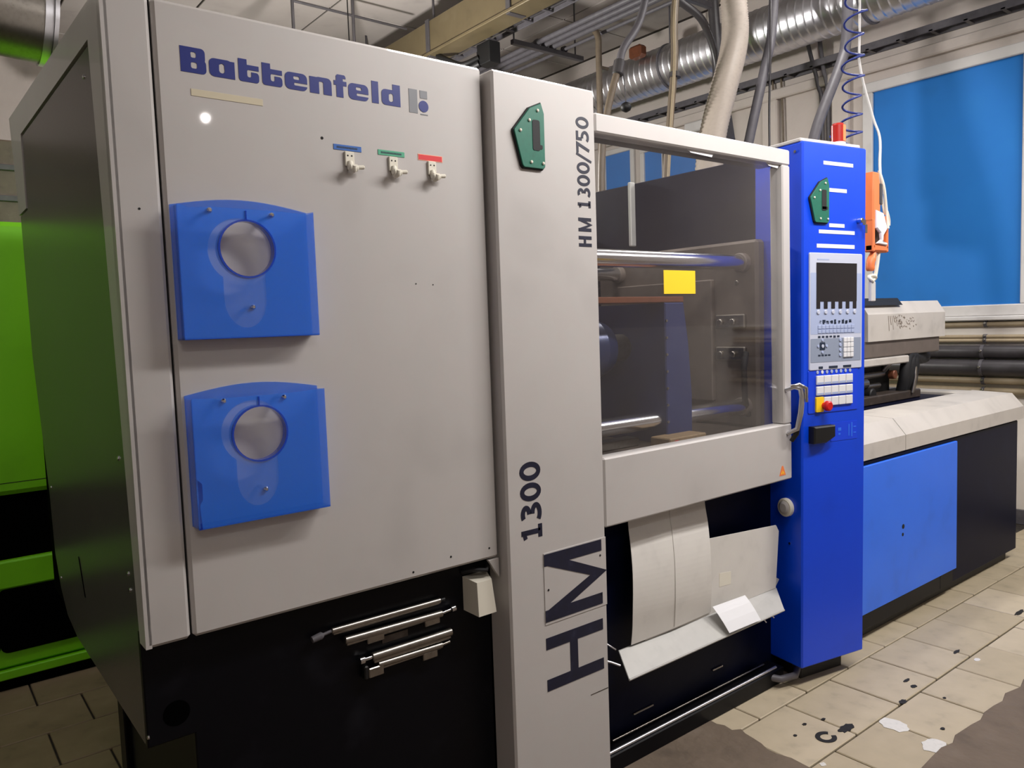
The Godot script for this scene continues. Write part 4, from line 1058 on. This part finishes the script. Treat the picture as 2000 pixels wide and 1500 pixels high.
	single("thin_cable", MB.new().tube([V(1.12, 0.05, -0.045), V(1.16, 0.10, 0.0), V(1.20, 0.125, 0.03), V(1.24, 0.125, 0.03), V(1.258, 0.11, 0.02), V(1.26, 0.03, 0.015), V(1.25, 0.012, 0.02)], 0.005, 8), mt.pipe_grey, "thin grey cable curling at the foot of the gate panel", "cable")

# ---------------------------------------------------------------- chute and papers under the gate
func sheet_mesh(rows: Array, thick: float) -> MB:     # rows of points, front side towards +z; a skin with thickness
	var b := MB.new()
	var R := rows.size()
	var C: int = rows[0].size()
	for i in R - 1:
		for j in C - 1:
			var q := [rows[i][j], rows[i][j + 1], rows[i + 1][j + 1], rows[i + 1][j]]
			var k: Vector3 = (q[1] - q[0]).cross(q[2] - q[0]).normalized()
			if k.z < 0: q.reverse()
			b.quad(q[0], q[1], q[2], q[3])
			var t := V(0, 0, -thick)
			b.quad(q[3] + t, q[2] + t, q[1] + t, q[0] + t)
	var rim := []
	for j in C: rim.append(rows[0][j])
	for i in range(1, R): rim.append(rows[i][C - 1])
	for j in range(C - 2, -1, -1): rim.append(rows[R - 1][j])
	for i in range(R - 2, 0, -1): rim.append(rows[i][0])
	for i in rim.size():
		var a: Vector3 = rim[i]
		var c: Vector3 = rim[(i + 1) % rim.size()]
		b.quad(a, c, c + V(0, 0, -thick), a + V(0, 0, -thick))
	return b
func under_the_gate() -> void:
	var o := thing("sheet_metal_chute", "bent aluminium chute under the gate with a folded front lip", "chute", V(2.15, 0.34, -0.03))
	var bk := part("back_sheet", MB.new().prism(PackedVector2Array([Vector2(1.86, 0.392), Vector2(2.606, 0.392), Vector2(2.630, 0.612), Vector2(2.612, 0.638), Vector2(2.19, 0.668), Vector2(1.90, 0.66)]), -0.025, -0.021), mt.sheet, o)  # same metal as the lip, coloured lighter to make up for weaker light
	part("front_lip", sheet_mesh([[V(1.738, 0.396, -0.022), V(2.180, 0.394, -0.022), V(2.612, 0.390, -0.022)], [V(1.697, 0.342, 0.060), V(2.12, 0.343, 0.060), V(2.537, 0.344, 0.060)]], 0.004), mt.alu, o)  # coloured darker than the back because it faces up into the light
	part("lip_hem", MB.new().tube([V(1.697, 0.341, 0.059), V(2.12, 0.342, 0.059), V(2.537, 0.343, 0.059)], 0.0035, 8), mt.alu, o)
	part("end_tab", MB.new().prism(PackedVector2Array([Vector2(2.60, 0.44), Vector2(2.645, 0.415), Vector2(2.615, 0.385), Vector2(2.60, 0.388)]), -0.035, -0.031), mt.alu, o)
	part("white_patch", MB.new().prism(PackedVector2Array([Vector2(2.254, 0.480), Vector2(2.323, 0.476), Vector2(2.324, 0.522), Vector2(2.255, 0.530)]), -0.0215, -0.0203), mt.cream, bk)
	for s in [[2.45, 0.30], [2.50, 0.305], [2.54, 0.315]]:
		part("wire_tie", MB.new().tube([V(s[0], 0.372, 0.0), V(s[0] + 0.01, 0.33, 0.01), V(s[0] + 0.03, s[1], 0.02)], 0.0025, 6), mt.zinc, o)
	part("wire_tie", MB.new().tube([V(1.64, 0.415, -0.05), V(1.69, 0.43, -0.03), V(1.73, 0.40, -0.03)], 0.003, 6), mt.zinc, o)
	part("wire_tie", MB.new().tube([V(1.66, 0.385, -0.05), V(1.70, 0.37, -0.02), V(1.72, 0.36, 0.0)], 0.004, 6), mt.zinc, o)
	# curved sheet
	var rows := []
	var side_l := bend([V(1.858, 0.87, -0.085), V(1.834, 0.783, -0.060), V(1.810, 0.730, -0.030), V(1.796, 0.656, -0.010), V(1.788, 0.592, -0.002), V(1.785, 0.525, -0.002), V(1.789, 0.454, -0.010), V(1.788, 0.402, -0.016)], 4)
	var side_r := bend([V(2.255, 0.87, -0.085), V(2.231, 0.781, -0.060), V(2.208, 0.719, -0.030), V(2.193, 0.637, -0.010), V(2.186, 0.566, -0.002), V(2.186, 0.493, -0.002), V(2.192, 0.437, -0.010), V(2.198, 0.404, -0.016)], 4)
	for i in side_l.size():
		var row := []
		for j in 9: row.append(side_l[i].lerp(side_r[i], j / 8.0) + V(0, 0, 0.005 - 0.010 * absf(j / 8.0 - 0.5)))
		rows.append(row)
	var cs := thing("curved_sheet", "bowed pale sheet hanging from under the gate into the chute", "sheet", V(2.0, 0.4, -0.03))
	part("sheet_skin", sheet_mesh(rows, 0.0015), mt.sheet, cs)
	var crease := []
	for i in range(1, rows.size() - 1): crease.append(rows[i][4] + V(0, 0, 0.0008))
	part("crease", MB.new().tube(crease, 0.0018, 6), mt.sheet, cs)
	# loose paper on the lip
	var nrows := []
	for i in 4:
		var t := i / 3.0
		nrows.append([V(2.185, 0.425, -0.002).lerp(V(2.187, 0.350, 0.066), t) + V(0, 0.006 + 0.004 * sin(PI * t), 0.004), V(2.375, 0.420, -0.002).lerp(V(2.372, 0.347, 0.066), t) + V(0, 0.006 + 0.006 * sin(PI * t), 0.004)])
	single("paper_note", sheet_mesh(nrows, 0.0008), mt.white, "blank white paper lying on the chute lip", "paper")

# ---------------------------------------------------------------- ceiling services
func bend(pts: Array, steps := 6) -> Array:      # a smooth line through the points
	var c := Curve3D.new()
	for i in pts.size():
		var d: Vector3 = (pts[min(i + 1, pts.size() - 1)] - pts[max(i - 1, 0)]) / 6.0
		c.add_point(pts[i], -d, d)
	var out := []
	for i in pts.size() - 1:
		for k in steps: out.append(c.sample(i, k / float(steps)))
	out.append(pts[pts.size() - 1])
	return out
func overhead() -> void:
	# galvanised trunking beam under the ceiling
	var o := thing("trunking_beam", "yellowish galvanised trunking beam under the ceiling", "beam", V(3.56, 3.6, -3.3))
	part("beam_web", MB.new().box(V(3.50, 3.61, -6.5), V(3.62, 3.86, -0.2), 0.006), mt.trunk, o)
	part("bottom_flange", MB.new().box(V(3.475, 3.590, -6.5), V(3.66, 3.612, -0.2), 0.004), mt.trunk, o)
	for z in [-3.68, -2.65, -4.8, -1.6]:
		part("beam_strap", MB.new().box(V(3.488, 3.585, z - 0.025), V(3.635, 3.87, z + 0.025), 0.003), mt.pipe_dark, o)
		part("hanger", MB.new().cyl(V(3.56, 3.86, z), V(3.56, 4.10, z), 0.010, 8), mt.pipe_dark, o)
	for s in [[2.515, -4.0, 3.2, "left thin ceiling rod above the clamp housing"], [3.015, -4.0, 3.2, "right thin ceiling rod above the clamp housing"]]:
		single("ceiling_rod", MB.new().cyl(V(s[0], s[2], s[1]), V(s[0], 4.10, s[1]), 0.013, 8), mt.pipe_dark, s[3], "rod", "thin rods hanging from the ceiling")
	single("ceiling_conduit", MB.new().cyl(V(2.515, 3.91, -4.0), V(3.50, 3.90, -4.0), 0.011, 8), mt.pipe_dark, "thin conduit between the two ceiling rods and the beam", "pipe")
	# bundle of conduits on a cross bar
	for i in 4:
		single("conduit", MB.new().tube([V(4.24 + 0.085 * i + (0.04 if i == 3 else 0.0), 3.70, -6.4), V(4.24 + 0.085 * i + (0.04 if i == 3 else 0.0), 3.70, -1.78)], 0.021 if i < 3 else 0.014, 10), mt.pipe_grey, ["first grey conduit from the beam in the bundle under the ceiling", "second grey conduit from the beam in the bundle under the ceiling", "third grey conduit from the beam in the bundle under the ceiling", "thin conduit of the bundle, nearest the round duct"][i], "pipe", "conduits bundled under the ceiling")
	for z in [-3.22, -1.9, -4.6]:
		var c := thing("cross_bar", ["grey cross bar with two hanger rods carrying the conduits above the gate panel", "nearer cross bar carrying the conduit bundle", "farthest cross bar carrying the conduit bundle"][[-3.22, -1.9, -4.6].find(z)], "bracket", V(4.35, 3.65, z), "cross bars under the conduits")
		part("angle_bar", MB.new().box(V(3.98, 3.640, z - 0.02), V(4.74, 3.678, z + 0.02), 0.003), mt.pipe_dark, c)
		for x in [4.0, 4.66]:
			part("hanger", MB.new().cyl(V(x, 3.67, z), V(x, 4.10, z), 0.007, 6), mt.pipe_dark, c)
		for i in 4:
			part("pipe_clip", MB.new().ring(V(4.24 + 0.085 * i + (0.04 if i == 3 else 0.0), 3.70, z - 0.015), Vector3.BACK, 0.028, 0.0215, 0.03, 14), mt.pipe_dark, c)
	# cable ladder with cables
	var l := thing("cable_ladder", "dark cable ladder with loose cables beside the beam under the ceiling", "cable tray", V(3.95, 3.72, -3.5))
	for x in [3.80, 3.98]:
		part("ladder_rail", MB.new().box(V(x, 3.72, -6.4), V(x + 0.012, 3.76, -0.6), 0.002), mt.pipe_grey, l)
	for k in 24:
		part("rung", box(V(3.80, 3.722, -6.2 + 0.23 * k), V(3.99, 3.732, -6.175 + 0.23 * k)), mt.pipe_grey, l)
	var rng := RandomNumberGenerator.new()
	rng.seed = 77
	for i in 4:
		var pts := []
		for k in 14: pts.append(V(3.83 + 0.04 * i + rng.randf_range(-0.012, 0.012), 3.745 + rng.randf_range(0, 0.02), -6.3 + 0.42 * k))
		part("cable", MB.new().tube(bend(pts, 4), 0.010, 6), mt.pipe_dark, l)
	# dark junction box with drooping cables
	var jb := thing("junction_box", "black junction box with cable loops under the beam", "box", V(3.75, 3.50, -3.2))
	part("box_shell", MB.new().box(V(3.69, 3.44, -3.30), V(3.80, 3.60, -3.14), 0.006), mt.black, jb)
	part("cable", MB.new().tube(bend([V(3.69, 3.50, -3.28), V(3.60, 3.46, -3.38), V(3.55, 3.52, -3.50), V(3.545, 3.585, -3.62)]), 0.022, 8), mt.black, jb)
	part("cable", MB.new().tube(bend([V(3.70, 3.46, -3.28), V(3.62, 3.40, -3.45), V(3.57, 3.30, -3.55), V(3.56, 3.0, -3.58), V(3.56, 2.4, -3.58)]), 0.030, 8), mt.black, jb)
	# big spiral duct along the right wall
	var d := thing("spiral_duct", "large shiny spiral duct running along the right wall under the ceiling", "duct", V(5.35, 3.58, -3.0))
	var rings := []
	var rad := []
	var z := -6.55
	while z < 1.6:
		for e in [[0.0, 0.180], [0.044, 0.180], [0.049, 0.1835], [0.054, 0.1835], [0.060, 0.180]]:
			rings.append(V(5.35, 3.58, z + e[0])); rad.append(e[1])
		z += 0.064
	part("duct_wall", MB.new().tube(rings, rad, 36), mt.zinc, d)
	for zz in [-2.78, -1.05, 0.3]:
		part("duct_sleeve", MB.new().hard_tube([V(5.35, 3.58, zz), V(5.35, 3.58, zz + 0.018)], [0.190, 0.190], 36), mt.pipe_grey, d)
		part("duct_hanger", MB.new().cyl(V(5.35, 3.76, zz), V(5.35, 4.10, zz), 0.008, 6), mt.pipe_grey, d)
	var ob := thing("orange_box", "small orange box clipped to the spiral duct", "box", V(5.13, 3.72, -2.95))
	part("box_shell", MB.new().box(V(5.08, 3.66, -3.02), V(5.18, 3.76, -2.88), 0.02), mt.copper, ob)
	part("clip", box(V(5.17, 3.68, -2.97), V(5.20, 3.72, -2.93)), mt.pipe_dark, ob)
	# hoses and pipes coming down behind the machine
	var p := bend([V(4.452, 3.755, -6.3), V(4.452, 3.755, -3.1), V(4.455, 3.745, -2.85), V(4.460, 3.66, -2.755), V(4.463, 3.50, -2.75), V(4.463, 3.09, -2.75), V(4.463, 1.2, -2.75)])
	var a := thing("brown_pipe", "brown vertical pipe with an elbow rising behind the gate's tall panel", "pipe", V(4.463, 1.2, -2.75))
	part("pipe_run", MB.new().tube(p, 0.025, 12), mt.pipe_brown, a)
	part("wall_tee", MB.new().cyl(V(4.463, 3.42, -2.75), V(4.56, 3.42, -2.75), 0.014, 8), mt.pipe_brown, a)
	var q := thing("slanted_hose", "dark slanted hose with a clamp joint beside the brown pipe", "hose", V(3.46, 1.0, -1.7))
	part("hose_upper", MB.new().tube(bend([V(3.90, 3.66, -1.70), V(3.774, 3.30, -1.70), V(3.62, 3.10, -1.70), V(3.583, 3.0, -1.70)]), 0.024, 10), mt.pipe_grey, q)
	part("hose_clamp", MB.new().cyl(V(3.585, 3.02, -1.70), V(3.560, 2.93, -1.70), 0.036, 12, 0.006), mt.pipe_dark, q)
	part("hose_lower", MB.new().tube(bend([V(3.560, 2.95, -1.70), V(3.461, 2.68, -1.70), V(3.40, 2.3, -1.70), V(3.38, 1.2, -1.70)]), 0.022, 10), mt.pipe_brown, q)
	var pd := thing("pull_cord", "dark ball on a thin pull cord beside the slanted hose", "cord", V(3.59, 2.73, -1.66))
	part("cord", MB.new().cyl(V(3.592, 2.95, -1.68), V(3.587, 2.76, -1.66), 0.004, 6), mt.pipe_dark, pd)
	part("ball", MB.new().tube([V(3.587, 2.765, -1.66), V(3.587, 2.755, -1.66), V(3.587, 2.735, -1.66), V(3.587, 2.715, -1.66), V(3.587, 2.705, -1.66)], [0.008, 0.026, 0.036, 0.026, 0.008], 14), mt.black, pd)
	var cp := thing("clamped_pipe", "grey pipe pair with clamp bands dropping behind the gate window frame", "pipe", V(4.08, 1.0, -1.7))
	part("pipe_run", MB.new().tube(bend([V(4.15, 3.72, -1.70), V(4.10, 3.35, -1.70), V(4.095, 3.1, -1.70), V(4.036, 2.69, -1.70), V(3.98, 2.2, -1.70), V(3.97, 1.0, -1.70)]), 0.024, 12), mt.pipe_brown, cp)
	part("pipe_run", MB.new().tube(bend([V(4.115, 3.72, -1.67), V(4.065, 3.35, -1.67), V(4.062, 3.1, -1.67), V(4.015, 2.69, -1.67), V(3.96, 2.2, -1.67)]), 0.010, 8), mt.pipe_tan, cp)
	part("clamp_band", MB.new().hard_tube([V(4.085, 3.0, -1.69), V(4.088, 3.03, -1.69)], [0.038, 0.038], 14), mt.pipe_dark, cp)
	single("black_cable_arc", MB.new().tube(bend([V(4.10, 3.60, -1.78), V(4.22, 3.52, -1.74), V(4.36, 3.44, -1.7), V(4.46, 3.34, -1.7), V(4.53, 3.20, -1.7), V(4.55, 3.0, -1.7), V(4.55, 2.4, -1.7)]), 0.026, 10), mt.pipe_dark, "dark hose arching from the clamped pipe down beside the ribbed hose", "hose")
	single("dark_hose", MB.new().tube(bend([V(4.904, 4.05, -2.0), V(4.904, 3.807, -2.0), V(4.933, 3.483, -2.0), V(4.952, 3.284, -2.0), V(4.958, 2.987, -2.0), V(4.963, 2.706, -2.0), V(4.963, 1.2, -2.0)]), 0.040, 12), mt.pipe_dark, "thick dark grey hose just left of the ribbed hose", "hose")
	# ribbed flexible hose
	var path := bend([V(4.42, 3.9, -1.5), V(4.455, 3.50, -1.5), V(4.47, 3.31, -1.5), V(4.433, 3.142, -1.5), V(4.33, 2.897, -1.5), V(4.22, 2.62, -1.5), V(4.12, 2.30, -1.47), V(4.06, 1.9, -1.45), V(4.04, 1.0, -1.45)], 12)
	var rr2 := []
	var fine := []
	for k in path.size() - 1:
		fine.append(path[k]); rr2.append(0.087)
		fine.append(path[k].lerp(path[k + 1], 0.5)); rr2.append(0.0775)
	var fh := thing("ribbed_hose", "thick cream ribbed suction hose bending down behind the gate", "hose", V(4.05, 1.9, -1.35))
	part("hose_wall", MB.new().tube(fine, rr2, 28), mt.hose, fh)
	single("bent_pipe", MB.new().tube(bend([V(4.94, 3.80, -1.5), V(4.90, 3.50, -1.5), V(4.87, 3.323, -1.5), V(4.775, 3.067, -1.5), V(4.602, 2.603, -1.5), V(4.47, 2.2, -1.5), V(4.42, 1.6, -1.5), V(4.42, 0.3, -1.5)]), 0.033, 14), mt.pipe_grey, "grey pipe with a slight bend between the ribbed hose and the wall", "pipe")
	single("slanted_pipe", MB.new().tube(bend([V(4.79, 4.08, -0.9), V(4.782, 3.404, -0.9), V(4.762, 3.123, -0.9), V(4.687, 2.956, -0.9), V(4.392, 2.495, -0.9), V(4.26, 2.15, -0.85), V(4.20, 1.51, -0.75)]), 0.032, 14), mt.pipe_grey, "thick grey pipe slanting down behind the top of the blue pillar", "pipe")
	single("hanging_chain_cord", MB.new().tube(bend([V(4.80, 3.6, -1.45), V(4.79, 3.2, -1.45), V(4.785, 2.8, -1.46), V(4.79, 2.3, -1.46)]), 0.008, 6), mt.pipe_dark, "thin dark cord hanging beside the bent grey pipe", "cord")
	single("dark_wedge", MB.new().prism(PackedVector2Array([Vector2(4.52, 2.98), Vector2(4.62, 2.56), Vector2(4.60, 2.2), Vector2(4.36, 2.2), Vector2(4.40, 2.56)]), -1.66, -1.60, 0.005), mt.pipe_dark, "dark pointed metal bracket right of the ribbed hose", "bracket")
	var wc := [[[5.70, 3.57, -1.728], [5.72, 3.38, -1.69], [5.75, 3.2, -1.66], [5.765, 2.95, -1.637], [5.765, 1.6, -1.637]], [[5.70, 3.555, -1.622], [5.72, 3.32, -1.602], [5.765, 3.0, -1.585], [5.765, 1.6, -1.585]], [[5.765, 3.35, -2.069], [5.765, 2.856, -2.041], [5.765, 1.6, -2.03]], [[5.765, 3.35, -1.99], [5.765, 2.856, -1.975], [5.765, 1.6, -1.975]]]
	var wl := ["grey wall cable curving off the duct, left of the pair", "grey wall cable off the duct, right of the pair", "thin dark wall cable on the pilaster behind the bent pipe", "thin brown wall cable on the pilaster's right edge"]
	for i in 4:
		var pts := []
		for e in wc[i]: pts.append(V(e[0], e[1], e[2]))
		single("wall_cable", MB.new().tube(bend(pts), 0.016 if i < 2 else 0.009, 8), mt.pipe_grey if i < 2 else mt.pipe_brown, wl[i], "cable", "cables down the right wall")
	# wall cable tray
	var t := thing("wall_cable_tray", "narrow cable tray along the right wall above the blue windows", "cable tray", V(5.74, 3.34, -2.0))
	for x in [5.66, 5.775]:
		part("tray_rail", MB.new().box(V(x, 3.325, -6.5), V(x + 0.012, 3.375, 2.0), 0.002), mt.pipe_grey, t)
	for k in 34:
		part("rung", box(V(5.66, 3.327, -6.3 + 0.22 * k), V(5.787, 3.337, -6.275 + 0.22 * k)), mt.pipe_dark, t)
	for i in 2:
		var pts := []
		for k in 20: pts.append(V(5.70 + 0.035 * i + rng.randf_range(-0.012, 0.012), 3.352 + rng.randf_range(0, 0.01), -6.3 + 0.42 * k))
		part("cable", MB.new().tube(bend(pts, 3), 0.011, 6), mt.pipe_dark, t)
	# coiled air hose, a straight white cord, and the tool hanging from it
	var coil := []
	var cz := -0.30
	for k in 300:
		var s := k / 299.0
		var y: float = lerp(3.02, 2.24, s)
		var turns := 6.5 * s + 1.5 * s * s
		var rd := 0.052 * (0.75 + 0.25 * sin(s * 9.0) * sin(s * 9.0))
		coil.append(V(lerp(3.752, 3.690, s) + rd * cos(TAU * turns), y, cz + rd * sin(TAU * turns)))
	coil.append(V(3.62, 2.20, -0.26)); coil.append(V(3.40, 2.19, -0.15)); coil.append(V(3.06, 2.165, -0.045))
	single("coiled_hose", MB.new().tube(coil, 0.0052, 7), mt.cable_blue, "blue coiled air hose hanging down to the blue pillar", "hose")
	single("straight_cord", MB.new().tube(bend([V(3.80, 4.08, -0.3), V(3.782, 2.853, -0.3), V(3.787, 2.638, -0.3), V(3.83, 2.40, -0.26), V(3.70, 2.26, -0.16), V(3.42, 2.08, -0.02), V(3.395, 1.95, 0.0)]), 0.006, 8), mt.frame, "straight white cord hanging beside the coiled hose", "cord")
	var h := thing("orange_tool", "orange handled lifting tool with white strap hanging beside the blue pillar", "tool", V(3.33, 1.6, 0.0))
	part("upper_arm", MB.new().prism(PackedVector2Array([Vector2(3.285, 1.96), Vector2(3.29, 2.035), Vector2(3.335, 2.035), Vector2(3.352, 1.96), Vector2(3.345, 1.83), Vector2(3.285, 1.83)]), -0.02, 0.02, 0.006), mt.orange, h)
	part("dark_insert", box(V(3.335, 1.90, 0.0), V(3.360, 1.99, 0.024), 0.004), mt.pipe_dark, h)
	part("frame", MB.new().box(V(3.285, 1.70, -0.02), V(3.420, 1.735, 0.02), 0.008), mt.orange, h)
	part("frame", MB.new().box(V(3.285, 1.70, -0.02), V(3.302, 1.84, 0.02), 0.006), mt.orange, h)
	part("frame", MB.new().box(V(3.402, 1.70, -0.02), V(3.420, 1.85, 0.02), 0.006), mt.orange, h)
	part("frame", MB.new().box(V(3.37, 1.82, -0.02), V(3.420, 1.855, 0.02), 0.006), mt.orange, h)
	part("backing", box(V(3.29, 1.72, -0.012), V(3.41, 1.84, -0.006)), mt.bed, h)
	part("white_strap", MB.new().prism(PackedVector2Array([Vector2(3.30, 1.875), Vector2(3.362, 1.865), Vector2(3.395, 1.80), Vector2(3.362, 1.77), Vector2(3.358, 1.745), Vector2(3.395, 1.740), Vector2(3.395, 1.728), Vector2(3.305, 1.735), Vector2(3.342, 1.752), Vector2(3.335, 1.78), Vector2(3.30, 1.80)]), 0.018, 0.028, 0.004), mt.white, h)
	part("hook_cord", MB.new().tube(bend([V(3.395, 1.95, 0.0), V(3.40, 1.87, 0.01), V(3.44, 1.885, 0.0), V(3.462, 1.85, 0.0), V(3.464, 1.82, 0.0)]), 0.005, 8), mt.cream, h)
	part("hanging_cord", MB.new().tube(bend([V(3.372, 2.05, 0.0), V(3.385, 1.98, 0.015), V(3.398, 1.88, 0.02), V(3.392, 1.80, 0.03)]), 0.006, 8), mt.cream, h)
	part("lower_grip", MB.new().tube(bend([V(3.325, 1.70, 0.0), V(3.315, 1.68, 0.0), V(3.300, 1.655, 0.0), V(3.297, 1.62, 0.0)]), [0.012, 0.012, 0.013, 0.014, 0.015, 0.016, 0.016, 0.017, 0.018, 0.018, 0.018, 0.018, 0.018, 0.018, 0.018, 0.018, 0.018, 0.016, 0.014], 10), mt.orange, h)
	part("lower_cord", MB.new().tube(bend([V(3.37, 1.70, 0.0), V(3.355, 1.64, 0.0), V(3.335, 1.59, 0.0), V(3.30, 1.575, 0.0)]), 0.008, 8), mt.cream, h)
	part("knot", MB.new().tube(arc3(V(3.315, 1.588, 0.0), 0.022), 0.008, 8), mt.cream, h)
	part("strap_end", box(V(3.295, 1.49, -0.008), V(3.335, 1.575, 0.006), 0.003), mt.frame, h)
func arc3(c: Vector3, r: float) -> Array:
	var p := []
	for k in 17: p.append(c + V(r * cos(TAU * k / 16.0), r * 0.6 * sin(TAU * k / 16.0), 0.006 * sin(TAU * k / 8.0)))
	return p

func far_wall_pipes() -> void:
	var runs := [[1.335, 0.018, 0.03, "tan", "uppermost thin tan pipe under the large window"], [1.252, 0.013, 0.04, "tan", "upper of two close tan pipes above the black pipes"], [1.226, 0.013, 0.045, "tan", "lower of two close tan pipes above the black pipes"], [1.152, 0.044, 0.07, "dark", "upper thick black pipe on the right wall"], [1.046, 0.055, 0.08, "dark", "lower and thicker black pipe on the right wall"], [0.958, 0.024, 0.06, "tan", "tan pipe just under the thick black pipes"], [0.890, 0.022, 0.06, "tan", "lowest tan pipe on the right wall behind the ledge"]]
	for r in runs:
		var x: float = 5.79 - r[2]
		var o := thing("wall_pipe", r[4], "pipe", V(x, r[0], -0.5), "pipes along the right wall")
		part("pipe_run", MB.new().cyl(V(x, r[0], -4.5), V(x, r[0], 2.5), r[1], 16), mt.pipe_tan if r[3] == "tan" else mt.pipe_dark, o)
		for z in [-0.46, -1.7, 0.8]:
			var rad: float = r[1] + 0.004
			part("pipe_clip", MB.new().hard_tube([V(x, r[0], z - 0.010), V(x, r[0], z + 0.010)], [rad, rad], 16), mt.pipe_grey, o)
			part("clip_nut", MB.new().cyl(V(x - rad, r[0] + 0.006, z), V(x - rad - 0.012, r[0] + 0.008, z), 0.009, 6, 0.002), mt.steel, o)
			part("clip_stem", MB.new().cyl(V(x + r[1] * 0.5, r[0], z), V(5.79, r[0], z), 0.006, 6), mt.pipe_grey, o)
